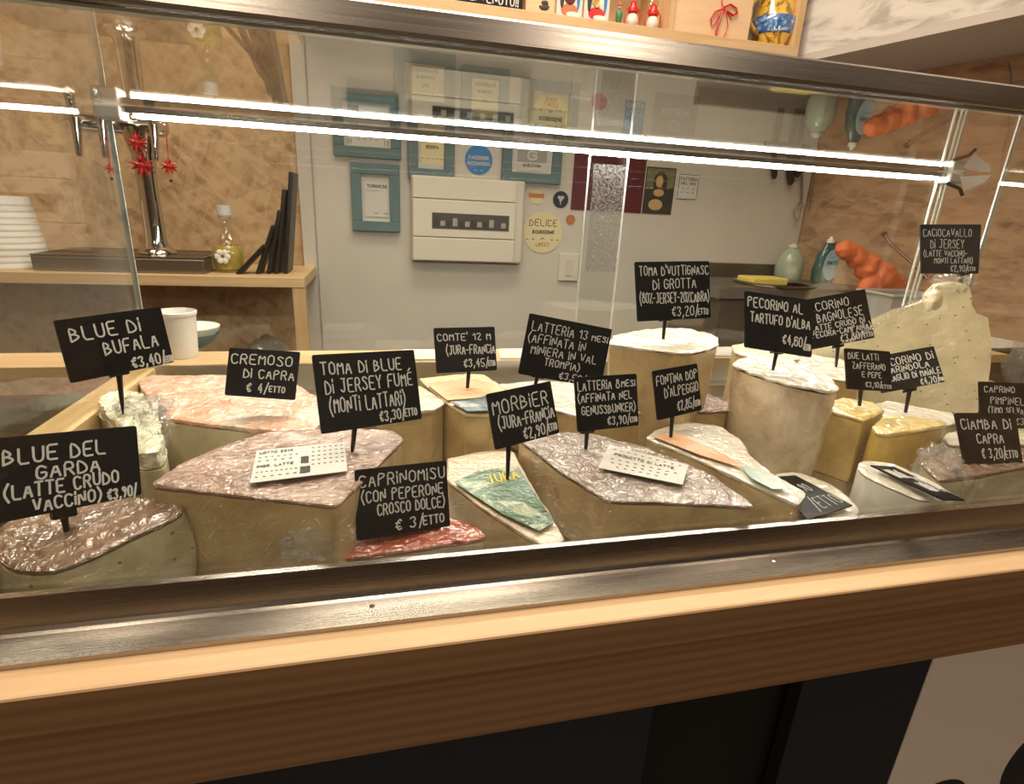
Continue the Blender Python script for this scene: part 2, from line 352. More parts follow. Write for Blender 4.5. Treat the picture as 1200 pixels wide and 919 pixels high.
# ================================================================== DISPLAY CASE
XL, XR, YF, YR = -.32, .97, .40, .835
ZT = H+.0952; ZG = H-.282
XL2, XR2 = -.3235, .9735                    # outer ends of the case
CX0, CX1 = -.95, 1.25                       # ends of the wooden counter
case = thing('cheese_display_case', (0, .6, 1.0), 'glass and brushed steel refrigerated display case full of cheese on the wooden counter', 'display case')
MB().box((XL2, YF-.003, ZG-.002), (XR2, YF+.003, ZT)).obj('front_glass', M_['glass'], case)
MB().box((XL2, YF+.004, ZT+.0005), (XR, YR, ZT+.0014)).obj('top_glass', M_['glass'], case)
for nm, X, y1 in (('side_glass', XL, YR), ('side_glass', XR, .742)):
    o = MB().box((X-.003, YF+.004, H-.235), (X+.003, y1, ZT)).obj(nm, M_['glass'], case)
MB().box((XL-.0032, YR, H-.235), (XL+.0032, YR+.0016, ZT)).obj('glass_edge', M_['glass_edge'], case)
MB().box((XR-.0035, .742, H-.235), (XR+.0035, .7445, ZT)).obj('glass_edge', M_['seam'], case)
MB().box((XL2, YF-.0035, ZT-.0015), (XR2, YF+.0035, ZT+.0003)).obj('glass_edge', M_['glass_edge'], case)
tr = MB(); pts = [(.413, .0958), (.389, .0958), (.387, .098), (.387, .1105), (.390, .1125), (.413, .1125)]
tr.hexa([(XL2, y, H+z) for y, z in pts], (XR2-XL2, 0, 0)); tr.obj('top_rail', M_['steel'], case)
# bottom steel profile
br = MB(); pts = [(.403, -.282), (.397, -.282), (.3925, -.3055), (.391, -.3085), (.388, -.3095), (.364, -.3125), (.364, -.3165), (.403, -.3165)]
br.hexa([(XL2, y, H+z) for y, z in pts], (XR2-XL2, 0, 0)); brr = br.obj('bottom_rail', M_['steel'], case)
for px, py in ((436, 711), (907, 658)):
    p = PZ(px, py, -.311); MB().lathe([(.0022, 0), (.0022, .0008), (.0014, .0013)], p, 10).obj('screw', M_['chrome'], brr)
# rear ledge and steel gutter
setp(MB().box((-.95, YR+.003, H-.250), (1.25, .917, H-.2335)).obj('rear_work_ledge', M_['wood_light']), 'light wooden work ledge running along the back of the display case', 'ledge')
g = MB(); g.box((XL, YR-.004, H-.272), (XR, YR+.0015, H-.2325)); g.box((XL, .80, H-.277), (XR, YR-.004, H-.272)); g.box((XL, .797, H-.31), (XR, .80, H-.270)); g.box((XL, .780, H-.295), (XR, .797, H-.290))
g.obj('rear_gutter', M_['steel_light'], case)
def deckz(y): return H-.345+(y-.4)*.06
MB().hexa([(XL, YF, deckz(.4)), (XL, .80, deckz(.8)), (XR, .80, deckz(.8)), (XR, YF, deckz(.4))], (0, 0, -.01)).obj('deck', M_['steel_light'], case)
MB().box((XL2, .4045, H-.42), (XR2, .409, H-.317)).obj('front_skirt', M_['steel_dark'], case)
for X0, X1 in ((-.348, -.312), (XR-.012, XR+.03)):
    MB().box((X0, .41, H-.262), (X1, YR, H-.2355)).obj('side_board', M_['wood_light_y'], case, bevel=.001)
    MB().box((X0+.004, .41, H-.36), (X1-.002, .84, H-.262)).obj('side_wall', M_['steel_dark'], case)
DA, DB = PY(690, 190, YR-.003).x, PY(736, 190, YR-.012).x
# rear sliding doors with the textured strip where they overlap
for X0, X1, y in ((XL+.004, DB, YR-.012), (DA, XR-.002, YR-.003)):
    MB().box((X0, y-.002, H-.2325), (X1, y+.002, ZT-.012)).obj('sliding_door', M_['glass'], case)
for X0, y in ((DA+.0003, YR-.0055), (DB-.0005, YR-.0145)):
    MB().box((X0, y, H-.2325), (X0+.0012, y+.005, ZT-.012)).obj('glass_edge', M_['seam'], case)
MB().box((DA+.004, YR-.0175, H-.085), (DB-.004, YR-.0160, ZT-.026)).obj('textured_strip', M_['frost'], case)
for k, X0 in enumerate((XR-.030, XR-.012, XR+.002)):
    MB().box((X0, YR-.006+.004*k, H-.2325), (X0+.003, YR-.003+.004*k, ZT)).obj('rear_post', M_['glass_edge'], case)

# LED lamp
led = thing('led_strip_lamp', (.3, .82, ZT-.01), 'lit white strip lamp under the rear edge of the top glass', 'lamp')
xa, xb = XL+.035, PY(1095, 209, .822).x
MB().box((XL+.004, .815, H+.0875), (XR-.02, .833, H+.0945)).obj('profile', M_['alu'], led)
MB().box((xa, .8155, H+.0832), (xb, .8305, H+.0873)).obj('lens', M_['led'], led)
k = 0
for X in (XL+.010, XR-.016):
    o = MB().box((X-.014, .806, H+.078), (X+.014, .836, H+.0948)).obj('end_bracket', M_['grey'], led, bevel=.003)
cb = MB().tube([(XR-.03, .81, H+.078), (XR-.012, .80, H+.070), (XR-.002, .80, H+.060)], .003, 8).obj('cable', M_['plastic_black'], led)
q = [PY(1126, 207, .80), PY(1162, 205, .80), PY(1154, 214, .80), PY(1130, 224, .80)]
setp(MB().hexa(q, (0, .0008, 0)).obj('paper_tag', M_['paper']), 'crumpled white paper tag taped beside the right end of the strip lamp', 'tag')

# ================================================================== COUNTER
ct = thing('wooden_counter', (.3, .36, 0), 'long light wooden counter with plank front coloured darker as in shade below the steel rail', 'counter')
MB().box((CX0, .338, H-.350), (CX1, .403, H-.3170)).obj('top_plank', M_['wood_top'], ct, bevel=.0025)
MB().box((CX0, .3375, H-.3495), (CX1, .3379, H-.319)).obj('shaded_edge', M_['wood_front_shade'], ct)  # thin dark sheet that paints shade onto the top plank's front
MB().box((CX0, .3395, H-.421), (CX1, .384, H-.3505)).obj('lower_plank', M_['wood_front_shade'], ct, bevel=.002)
def XF(px, py): return PY(px, py, .385).x
xs = [CX0, XF(766, 835), XF(940, 804), XF(1092, 777), CX1]
for i, mt in enumerate(('navy', 'gap_darkness', 'navy', 'white_print')):
    yy = .385 if mt != 'gap_darkness' else .41; ex = .0008 if mt != 'gap_darkness' else -.12  # black sheet stands in for the darkness inside the open recess
    MB().box((xs[i]+ex, yy, .02), (xs[i+1]-ex, yy+.018, H-.4215)).obj('front_panel', M_[mt], ct, bevel=.0008)
wp = MB()
for (cx, cy, rx, rz) in ((1100, 935, .045, .032), (1215, 895, .060, .075)):
    c0 = PY(cx, cy, .3845); n = 40
    wp.hexa([(max(c0.x+rx*math.cos(2*math.pi*k/n), xs[3]+.001), .3842, c0.z+rz*math.sin(2*math.pi*k/n)) for k in range(n)], (0, .0008, 0))
wp.obj('printed_shape', M_['navy'], ct)

# ================================================================== STROKE LETTERING
G = {'A':'00 26 40;12 32','B':'00 06 25 34 23 03;23 42 31 00','C':'45 26 05 02 10 30 41','D':'00 06 25 43 41 20 00','E':'46 06 03 00 40;03 33','F':'46 06 00;03 33',
'G':'45 26 05 01 20 41 43 23','H':'06 00;46 40;03 43','I':'06 00','i':'04 00;06 05','J':'16 46;36 31 20 01','K':'06 00;46 03 40','L':'06 00 40','M':'00 06 23 46 40','N':'00 06 40 46',
'O':'26 05 01 20 41 45 26','P':'00 06 36 45 34 03','Q':'26 05 01 20 41 45 26;22 40','R':'00 06 36 44 33 03;23 40','S':'45 26 05 33 41 20 01','T':'06 46;26 20','U':'06 01 20 41 46','V':'06 20 46',
'W':'06 10 23 30 46','X':'06 40;46 00','Y':'06 23 46;23 20','Z':'06 46 00 40','(':'27 04 02 2-','#':'','/':'0- 37',')':'07 24 22 0-','€':'45 36 14 12 20 41;04 34;02 32',
'0':'26 05 01 20 41 45 26','1':'04 26 20','2':'05 26 45 00 40','3':'05 26 45 23 42 20 01','4':'36 02 42;34 30','5':'46 06 03 33 41 20 01','6':'45 26 05 01 20 41 43 24 03','7':'06 46 10','8':'26 05 43 41 20 01 03 45 26',
'9':'44 23 05 26 44 20',',':'11 0-','-':'03 33',"'":'07 05','%':'05 06;00 46;40 41','!':'06 02;01 00','.':'00 01','É':'46 06 03 00 40;03 33;17 38',' ':''}
def gp(s):
    out = []
    for st in s.split(';'):
        if not st: continue
        out.append([(int(p[0]), -1 if p[1] == '-' else int(p[1])) for p in st.split(' ')])
    return out
def text_strokes(t, rnd):
    x = 0; res = []
    for ch in t:
        s = gp(G.get(ch, ''))
        wd_ = max([p[0] for st in s for p in st] or [2])
        jy = rnd.uniform(-.25, .25)
        for st in s:
            res.append([(x+p[0]*1.0+rnd.uniform(-.12, .12), p[1]+jy+rnd.uniform(-.12, .12)) for p in st])
        x += wd_ + 2.0
    return res, max(x-2.0, 1)
def chaikin(pts, n=1):
    for _ in range(n):
        if len(pts) < 3: return pts
        o = [pts[0]]
        for a, b in zip(pts, pts[1:]):
            o += [(a[0]*.78+b[0]*.22, a[1]*.78+b[1]*.22), (a[0]*.22+b[0]*.78, a[1]*.22+b[1]*.78)]
        pts = o + [pts[-1]]
    return pts
def writing(quad, lines, lift, width, seed=1, th=.0003):
    """quad TL,TR,BR,BL in 3D; lines: (text,u0,u1,vtop,vbot[,slope])"""
    rnd = random.Random(seed); TL, TR, BR, BL = quad; nrm = (BL-TL).cross(TR-TL).normalized()
    mb = MB()
    def at(u, v): return TL*(1-u)*(1-v) + TR*u*(1-v) + BR*u*v + BL*(1-u)*v
    for ln in lines:
        t, u0, u1, v0, v1 = ln[:5]; sl = ln[5] if len(ln) > 5 else 0
        st, W = text_strokes(t, rnd); vm = (v0+v1)/2; v0, v1 = vm+(v0-vm)*.84, vm+(v1-vm)*.84
        for s in st:
            pts = [at(u0+(u1-u0)*x/W, v1+(v0-v1)*y/6 + sl*(x/W)) + nrm*lift for x, y in chaikin(s)]
            L = []
            for i, p in enumerate(pts):
                d = (pts[min(i+1, len(pts)-1)]-pts[max(i-1, 0)]); d = d.normalized() if d.length > 1e-9 else Vector((1, 0, 0))
                sdv = d.cross(nrm)*width/2
                if i == 0: p = p - d*width*.3
                if i == len(pts)-1: p = p + d*width*.3
                L.append((p+sdv, p-sdv))
            vs_ = [q for a in L for q in a]; n = len(pts)
            mb.add(vs_ + [q+nrm*th for q in vs_], [(2*i, 2*i+1, 2*i+3, 2*i+2) for i in range(n-1)] + [(2*n+2*i, 2*n+2*i+2, 2*n+2*i+3, 2*n+2*i+1) for i in range(n-1)]
                   + [(2*i, 2*i+2, 2*n+2*i+2, 2*n+2*i) for i in range(n-1)] + [(2*i+1, 2*n+2*i+1, 2*n+2*i+3, 2*i+3) for i in range(n-1)])
    return mb

# ================================================================== BACK WALL THINGS
WF = WY-.021                                # face of the white panel
def wq(pts, y=WF): return [PY(px, py, y) for px, py in pts]
def rect_on_wall(px0, py0, px1, py1, y=WF):
    a = PY(px0, (py0+py1)/2, y); b = PY(px1, (py0+py1)/2, y); xm = (px0+px1)/2
    zt = PY(xm, py0, y).z; zb = PY(xm, py1, y).z
    return a.x, b.x, zb, zt
def picture(px0, py0, px1, py1, label, fw=.028, card=(.25,.25,.75,.8), cm='paper', lines=(), extra=None):
    x0, x1, z0, z1 = rect_on_wall(px0, py0, px1, py1)
    t = thing('picture_frame', ((x0+x1)/2, WF, z0), label, 'picture frame', )
    f = MB()
    for a, b in (((x0, z0), (x1, z0+fw)), ((x0, z1-fw), (x1, z1)), ((x0, z0+fw), (x0+fw, z1-fw)), ((x1-fw, z0+fw), (x1, z1-fw))):
        f.box((a[0], WF-.018, a[1]), (b[0], WF-.0005, b[1]))
    f.obj('frame', M_['teal'], t, bevel=.0015)
    MB().box((x0+fw, WF-.006, z0+fw), (x1-fw, WF-.0005, z1-fw)).obj('mount', M_['paper'], t)
    u0, v0, u1, v1 = card
    cx0, cx1, cz1, cz0 = x0+(x1-x0)*u0, x0+(x1-x0)*u1, z1-(z1-z0)*v0, z1-(z1-z0)*v1
    MB().box((cx0, WF-.0085, cz0), (cx1, WF-.006, cz1)).obj('card', M_[cm], t)
    q = (Vector((cx0, WF-.0086, cz1)), Vector((cx1, WF-.0086, cz1)), Vector((cx1, WF-.0086, cz0)), Vector((cx0, WF-.0086, cz0)))
    if lines: writing(q, lines, -.0003 if False else .0003, .0016, 3).obj('print', M_['ink'], t)
    if extra: extra(q, t)
    return t
TL6 = [('CERTiFiCATO', .15, .85, .1, .2), ('Di QUALiTA', .25, .75, .28, .36), ('A', .4, .6, .45, .6), ('- - - - - -', .15, .85, .72, .76), ('- - - - -', .2, .8, .84, .88)]
picture(412, 192, 468.5, 271, 'teal picture frame hanging lowest on the white wall, left of the fuse box', card=(.27,.27,.76,.78), lines=[('TURiNESE', .12, .95, .06, .16), ('- - - - -', .1, .6, .22, .26), ('- -', .4, .95, .88, .9)])
picture(390, 106, 469.5, 185.5, 'wide teal picture frame above the lowest one, white certificate inside', card=(.14,.2,.86,.84), lines=[('- - - - - - - -', .1, .9, .6, .62), ('PREMiO', .2, .8, .2, .34), ('- - - -', .3, .7, .8, .83), ('II', .86, .92, .80, .94), ('III', .08, .16, .82, .94)])
picture(477.5, 120, 532, 210.5, 'narrow teal picture frame right of the wide one, cream label inside, above the fuse box', card=(.27,.2,.78,.8), cm='cream', lines=[('- - - -', .2, .8, .3, .34), ('RiSERVA', .25, .75, .58, .66), ('||', 0, 0, 0, 0), ('- - - - -', .05, .95, .86, .88)])
def gx(q, t):
    TL, TR, BR, BL = q
    def at(u, v): return TL*(1-u)*(1-v)+TR*u*(1-v)+BR*u*v+BL*(1-u)*v
    MB().hexa([at(.0, .45)-Vector((0,.0004,0)), at(1, .45)-Vector((0,.0004,0)), at(1, .78)-Vector((0,.0004,0)), at(0, .78)-Vector((0,.0004,0))], (0, .0003, 0)).obj('print_band', M_['grey'], t)
    writing(q, [('G', .36, .64, .48, .74)], .0009, .006, 2).obj('letter', M_['paper'], t)
picture(588.5, 128, 658, 215, 'teal picture frame right of the blue sticker, large white letter inside', card=(.25,.3,.75,.83), lines=[('QUESTON', .2, .8, .82, .9)], extra=gx)
picture(462, 62, 533, 134, 'teal picture frame with a pale yellow label, leftmost of the three behind the top glass', card=(.22,.2,.80,.82), cm='cream', lines=TL6)
picture(540, 80, 595, 152, 'teal picture frame with a beige label, middle one of the three behind the top glass', card=(.2,.17,.8,.84), cm='cream', lines=TL6)
picture(612, 96, 676, 158, 'teal picture frame with a round cream label, rightmost of the three behind the top glass', card=(.2,.14,.8,.86), cm='cream', lines=[('BUON', .35, .65, .2, .34), ('NORMANDiE', .2, .85, .5, .62), ('- -', .3, .7, .8, .83)])

# fuse box
x0, x1, z0, z1 = rect_on_wall(481.5, 209, 611, 306.5)
fb = thing('fuse_box', ((x0+x1)/2, WF, z0), 'wide ivory plastic fuse box with a dark breaker window on the white wall', 'fuse box')
MB().box((x0, WF-.03, z0), (x1, WF-.0005, z1)).obj('body', M_['ivory'], fb, bevel=.006)
h = z1-z0
for nm, a, b in (('top_cover', .745, .985), ('breaker_cover', .30, .735), ('bottom_cover', .015, .29)):
    MB().box((x0+.004, WF-.037, z0+h*a), (x1-.028, WF-.0302, z0+h*b)).obj(nm, M_['ivory2'], fb, bevel=.002)
a0, a1, b0, b1 = x0+(x1-x0)*.175, x0+(x1-x0)*.86, z0+h*.40, z0+h*.585
wn = MB().box((a0, WF-.0382, b0), (a1, WF-.0372, b1)).obj('breaker_window', M_['dgrey'], fb)
for i in range(12):
    if i in (10,): continue
    xx = a0+.006+(a1-a0-.012)/12*i
    MB().box((xx, WF-.0402, b0+.008), (xx+(a1-a0)/12*.7, WF-.0384, b0+(.022 if i % 3 else .030))).obj('breaker', M_['grey' if i % 2 else 'ink'], wn)
# wall switch
x0, x1, z0, z1 = rect_on_wall(654, 297, 677, 329)
sw = thing('wall_switch', ((x0+x1)/2, WF, z0), 'white wall switch right below the round cream sticker', 'switch')
MB().box((x0, WF-.008, z0), (x1, WF-.0005, z1)).obj('plate', M_['ivory2'], sw, bevel=.002)
MB().box((x0+(x1-x0)*.35, WF-.0105, z0+.016), (x0+(x1-x0)*.65, WF-.0082, z1-.016)).obj('rocker', M_['ivory'], sw, bevel=.001)
# stickers
def disc(px, py, rpx, mt, name, label, cat='sticker', n=40, y=WF, th=.001, ry=None):
    c = PY(px, py, y); r = (PY(px+rpx, py, y)-c).x; rz = r*(ry or 1)
    mb = MB().hexa([(c.x+r*math.cos(2*math.pi*k/n), y-th, c.z+rz*math.sin(2*math.pi*k/n)) for k in range(n)], (0, th*.9, 0))
    t = thing(name, (c.x, y, c.z-r), label, cat); mb.obj('sticker_face', M_[mt], t)
    q = (Vector((c.x-r, y-th, c.z+rz)), Vector((c.x+r, y-th, c.z+rz)), Vector((c.x+r, y-th, c.z-rz)), Vector((c.x-r, y-th, c.z-rz)))
    return t, q, c, r
t, q, c, r = disc(561, 187.5, 16, 'blue', 'round_sticker', 'round blue sticker with white writing between two teal frames')
writing(q, [('FACEBOOK', .14, .86, .36, .48), ('RECENSiSCi', .1, .9, .56, .68), ('- -', .35, .65, .84, .86)], .0003, .0022, 4).obj('print', M_['paper'], t)
t, q, c, r = disc(636, 272.5, 22.5, 'cream', 'round_sticker', 'large round cream cheese sticker with dark script right of the fuse box')
writing(q, [('DELiCE', .15, .85, .18, .36), ('BOURGOGNE', .24, .80, .44, .54), ('- -', .08, .28, .66, .68), ('- -', .72, .92, .66, .68)], .0003, .002, 4).obj('print', M_['ink'], t)
writing(q, [('A', .45, .55, .60, .68), ('LiNCET', .34, .68, .74, .84)], .0003, .002, 4).obj('red_print', M_['terr'], t)
t, q, c, r = disc(657, 234, 9, 'navyp', 'round_sticker', 'small round navy sticker with a pale emblem above the cream one')
m_ = MB(); n=24
for dx, dz in ((-.2,.25),(.2,.25),(0,-.05)): m_.hexa([(c.x+r*(dx+.2*math.cos(2*math.pi*k/n)), WF-.0014, c.z+r*(dz+.2*math.sin(2*math.pi*k/n))) for k in range(n)], (0,.0003,0))
m_.hexa([(c.x-r*.05, WF-.0014, c.z-r*.6), (c.x+r*.05, WF-.0014, c.z-r*.6), (c.x+r*.05, WF-.0014, c.z), (c.x-r*.05, WF-.0014, c.z)], (0,.0003,0)); m_.obj('emblem', M_['paper'], t)
t, q, c, r = disc(628.5, 231, 8.5, 'cream', 'shield_sticker', 'small six-sided orange and cream sticker left of the navy one', n=6)
MB().box((c.x-r*1.05, WF-.0016, c.z-r*.1), (c.x+r*1.05, WF-.0011, c.z+r*.45)).obj('band', M_['terr'], t)
t, q, c, r = disc(668.5, 257.5, 5.3, 'terr', 'round_sticker', 'tiny round orange sticker beside the large cream one')
disc(702.5, 119, 9.5, 'red', 'apple_sticker', 'red apple-shaped sticker high on the wall behind the top glass', ry=.9)
def card_on_wall(px0, py0, px1, py1, mt, name, label, cat, lines=(), w=.002, inkm='ink', y=WF, d=.0015):
    x0, x1, z0, z1 = rect_on_wall(px0, py0, px1, py1, y)
    t = thing(name, ((x0+x1)/2, y, z0), label, cat)
    MB().box((x0, y-d, z0), (x1, y-.0003, z1)).obj('sheet', M_[mt], t)
    q = (Vector((x0, y-d, z1)), Vector((x1, y-d, z1)), Vector((x1, y-d, z0)), Vector((x0, y-d, z0)))
    if lines: writing(q, lines, .0003, w, 5).obj('print', M_[inkm], t)
    return t, q
card_on_wall(671, 176, 755, 248, 'redp', 'wall_poster', 'dark red poster behind the textured strip of the glass doors', 'poster')
t, q = card_on_wall(755, 196, 789.5, 251, 'ink', 'portrait_postcard', 'dark olive portrait postcard on the white wall', 'postcard')
olive = mat_noise('card_olive', [(.3,(.12,.115,.05)),(.7,(.22,.20,.10))], 30); skin_ = mat('card_tan', (.55,.36,.16), .5)
TL_, TR_, BR_, BL_ = q
def cq(u, v, l=.0004): return TL_*(1-u)*(1-v)+TR_*u*(1-v)+BR_*u*v+BL_*(1-u)*v-Vector((0, l, 0))
MB().hexa([cq(.03,.03), cq(.97,.03), cq(.97,.42), cq(.03,.48)], (0,.0003,0)).obj('printed_sky', olive, t)
def oval(cu, cv, ru, rv, mt, nm, l): MB().hexa([cq(cu+ru*math.cos(2*math.pi*k/28), cv+rv*math.sin(2*math.pi*k/28), l) for k in range(28)], (0,.0002,0)).obj(nm, mt, t)
oval(.5,.33,.24,.24,M_['ink'],'printed_hair',.0007); oval(.47,.30,.12,.13,skin_,'printed_face',.001); oval(.48,.54,.18,.08,skin_,'printed_collar',.001); oval(.42,.80,.24,.12,skin_,'printed_hands',.0008)
t, q = card_on_wall(794, 205, 818, 234, 'paper', 'small_notice', 'small white notice with boxed black writing right of the portrait postcard', 'notice', [('I', .03, .031, .0, 1.0), ('I', .97, .971, .0, 1.0), ('-', .03, .97, -.35, .38), ('-', .03, .97, .62, 1.35), ('FATTORiA', .1, .9, .1, .24), ('DEL SUD', .15, .85, .28, .4), ('- - -', .2, .8, .54, .57), ('- - -', .2, .8, .7, .73)], .0014)
card_on_wall(765, 110, 816, 166, 'grey', 'wall_poster', 'grey square poster with a white ribbon emblem above the small notice', 'poster', [('BOTTEGA', .2, .8, .3, .46), ('O', .4, .6, .55, .8)], .004, 'paper')
card_on_wall(731, 118, 754.5, 158, 'blue', 'wall_leaflet', 'narrow blue leaflet left of the grey poster behind the top glass', 'leaflet', [('CARTA', .1, .9, .06, .2), ('- - -', .1, .9, .4, .43), ('- - -', .1, .9, .6, .63)], .002, 'paper')
# knives on a holder
ks = [(907, 176, 210, .010), (926, 176, 217, .013), (934, 178, 208, .012)]
x0, x1, z0, z1 = rect_on_wall(893, 168, 945, 182)
setp(MB().box((x0, WF-.015, z0), (x1, WF-.0005, z1)).obj('knife_rack', M_['dgrey']), 'dark magnetic knife rack on the white wall behind the strip lamp', 'rack')
for i, (px, p0, p1, wv) in enumerate(ks):
    a = PY(px, p0, WF-.022); b = PY(px, p1, WF-.022)
    kt = thing('kitchen_knife', (b.x, b.y, b.z), ['black-handled knife, leftmost on the wall rack', 'large black-handled knife hanging lowest on the wall rack', 'short black-handled knife, rightmost on the wall rack'][i], 'knife', 'knives on the wall rack')
    MB().tube([a, a*.5+b*.5, b+Vector((0,0,.01)), b], [wv*.8, wv, wv*.9, wv*.4], 10).obj('handle', M_['black'], kt, smooth=True)
    MB().box((a.x-.012, a.y-.001, a.z), (a.x+.012, a.y+.001, a.z+.12)).obj('blade', M_['steel'], kt)
# hanging utensils
def utensil(px, p0, p1, kind, label):
    a = PY(px, p0, WF-.03); b = PY(px-3, p1, WF-.03)
    ut = thing('kitchen_utensil', (b.x, b.y, b.z), label, 'utensil', 'utensils hanging in the corner')
    MB().tube([a, b+Vector((0,0,.03))], .004, 8).obj('handle', M_['steel_dark'], ut, smooth=True)
    if kind == 'whisk':
        mb = MB()
        for k in range(5):
            an = math.pi*k/5
            mb.tube([b+Vector((math.cos(an)*.018*math.sin(math.pi*s/8), math.sin(an)*.018*math.sin(math.pi*s/8), .03-.07*s/8)) for s in range(9)], .0012, 5)
        mb.obj('wires', M_['steel_dark'], ut)
    else: MB().blob(b, (.016, .006, .024), 2, .0).obj('bowl', M_['steel_light'], ut, smooth='full')
utensil(965, 192, 236, 'ladle', 'thin steel ladle hanging in the corner, right of the wire whisk'); utensil(940, 192, 246, 'whisk', 'steel wire whisk hanging near the corner of the white wall')
t = PY(945, 203, WF-.01)
setp(MB().tube([PY(954, 196, WF-.012), PY(949, 248, WF-.012)], .003, 8).obj('hanging_rod', M_['steel_dark']), 'pale steel rod hanging from a hook beside the whisk', 'rod')

# ---- left side: bar shelf with tap tower
SZ = PY(300, 318, 1.50).z                    # shelf top
yf = 1.44
zfe = PY(240, 323, yf).z
xe = PY(357, 330, yf).x
bs_ = thing('bar_counter', (-.6, 1.55, 0), 'light wooden bar counter carrying the beer tap in front of the chipboard wall', 'counter')
zb = PY(240, 336, yf).z
MB().box((-1.5, yf, zb), (xe, WY-.001, zfe)).obj('top_board', M_['wood_light'], bs_, bevel=.002)
xp = PY(345.5, 380, yf).x
MB().box((xp, yf+.002, .0), (xe-.001, yf+.03, zb-.0005)).obj('post', M_['wood_light_z'], bs_)
MB().box((-1.5, WY-.30+.27, .0), (xp, WY-.001, zb-.001)).obj('back_panel', M_['osb'], bs_)
MB().box((-1.5, yf+.02, zb-.36), (xp, WY-.03, zb-.34)).obj('lower_shelf', M_['dgrey'], bs_)
zs = zfe
def onb(px, py): return PZ(px, py, zs-H)
# clutter on lower shelf
def bag(c, r, mt, label, seed, cat='bag', name='plastic_bag'):
    return setp(MB().blob(c, r, 3, .3, 6, seed, clampz=c[2]-r[2]*.9).obj(name, mt, smooth='full'), label, cat)
greyfilm = mat_rind('grey_bag', [(.3,(.09,.08,.065)),(.7,(.16,.145,.12))], .6, 18)
zsh = zb-.34
bag((PY(305, 370, 1.55).x, 1.56, zsh+.09), (.07, .06, .10), greyfilm, 'grey plastic bag heaped under the bar counter, the larger one', 3)
bag((PY(272, 390, 1.50).x, 1.50, zsh+.045), (.08, .05, .05), greyfilm, 'low grey plastic bag lying in front of the larger one under the bar counter', 8)
bag((PY(333, 402, 1.49).x, 1.49, zsh+.03), (.02, .02, .035), M_['film'], 'small crumpled clear film ball beside the wooden post', 9, 'film', 'film_ball')
c = PY(331, 385, 1.55); setp(MB().lathe([(.010,0),(.012,.01),(.012,.05),(.007,.06),(.007,.075)], (c.x, 1.55, zsh), 14).obj('red_tube', M_['red'], smooth=True), 'small red bottle standing under the bar counter beside the post', 'bottle')
# drip tray
dt = thing('drip_tray', onb(180, 312), 'long stainless drip tray with perforated top under the beer tap', 'tray')
pA, pB = PY(40, 313, 1.47), PY(241, 316, 1.47)
zt_ = zs+.034; xa_, xb_ = pA.x, pB.x
MB().box((xa_, 1.462, zs+.0005), (xb_, 1.66, zt_)).obj('body', M_['steel_dark'], dt, bevel=.003)
g_ = MB()
for i in range(46):
    xx = xa_+.012+(xb_-xa_-.03)*i/46
    g_.box((xx, 1.474, zt_+.0006), (xx+.0045, 1.648, zt_+.003))
g_.box((xa_, 1.462, zt_+.0004), (xb_, 1.472, zt_+.004)); g_.box((xa_, 1.65, zt_+.0004), (xb_, 1.66, zt_+.004)); g_.box((xa_, 1.472, zt_+.0004), (xa_+.01, 1.65, zt_+.004)); g_.box((xb_-.01, 1.472, zt_+.0004), (xb_, 1.65, zt_+.004))
g_.obj('grille', M_['steel'], dt)
# beer tap
b0 = PY(186, 303, 1.57); tz = zt_+.004
tp = thing('beer_tap_tower', (b0.x, 1.57, tz), 'chrome beer tap tower with three taps standing on the drip tray', 'beer tap')
topc = PY(161, 150, 1.57)
hh = topc.z-tz
MB().lathe([(.042,0),(.040,.006),(.028,.014),(.024,.03),(.0225,.1),(.0215,hh*.6),(.026,hh*.8),(.036,hh*.93),(.038,hh)], (b0.x, 1.57, tz), 28).obj('column', M_['chrome'], tp, smooth=True)
l, r_ = PY(86, 142, 1.56), PY(196, 151, 1.56)
zc = (l.z+r_.z)/2
MB().tube([(l.x, 1.56, zc), (l.x+.01, 1.56, zc), (r_.x-.01, 1.56, zc), (r_.x, 1.56, zc)], [.016, .021, .021, .014], 16).obj('crossbar', M_['chrome'], tp, smooth=True)
MB().blob((b0.x, 1.57, zc), (.042, .03, .035), 3, 0).obj('housing', M_['chrome'], tp, smooth='full')
for px in (97, 127, 185):
    X = PY(px, 150, 1.53).x
    f = MB().tube([(X, 1.56, zc), (X, 1.515, zc-.002), (X, 1.50, zc-.012)], [.012, .011, .010], 12)
    f.tube([(X, 1.50, zc+.004), (X, 1.50, zc-.028), (X-.003, 1.497, zc-.075)], [.011, .009, .006], 12)
    fo = f.obj('faucet', M_['chrome'], tp, smooth=True)
    MB().tube([(X, 1.50, zc+.006), (X, 1.497, zc+.025), (X, 1.494, zc+.052), (X, 1.494, zc+.060)], [.006, .009, .011, .006], 12).obj('tap_handle', M_['chrome' if px != 185 else 'dgrey'], fo, smooth=True)
# red chilli garlands
def chilli(px, py0, py1, s, label, faint=1, y=1.49):
    a = PY(px, py0, y); b = PY(px+3, py1, y)
    t = thing('chilli_charm', (b.x, y, b.z-.02), label, 'charm', 'red charms hanging from the beer tap')
    MB().tube([a, b], .0012, 6).obj('string', M_['red'], t)
    mb = MB()
    for k in range(11):
        an = 2*math.pi*k/11; d = Vector((math.cos(an), .5*math.sin(k*2.1), math.sin(an)))*s
        mb.tube([b, b+d*.6, b+d+Vector((0, 0, -.002))], [s*.16, s*.14, s*.02], 6)
    mb.blob(b, (s*.35,)*3, 2, 0); mb.obj('tassel', M_['red'], t, smooth=True)
    MB().blob(b-Vector((0, 0, s*1.7)), (.0035,)*3, 2, 0).obj('bead', M_['black'], t, smooth='full')
chilli(195, 156, 195, .018, 'red tasselled charm hanging at the right end of the beer tap')
chilli(126, 160, 197, .013, 'smaller red tasselled charm hanging left of the tap column')
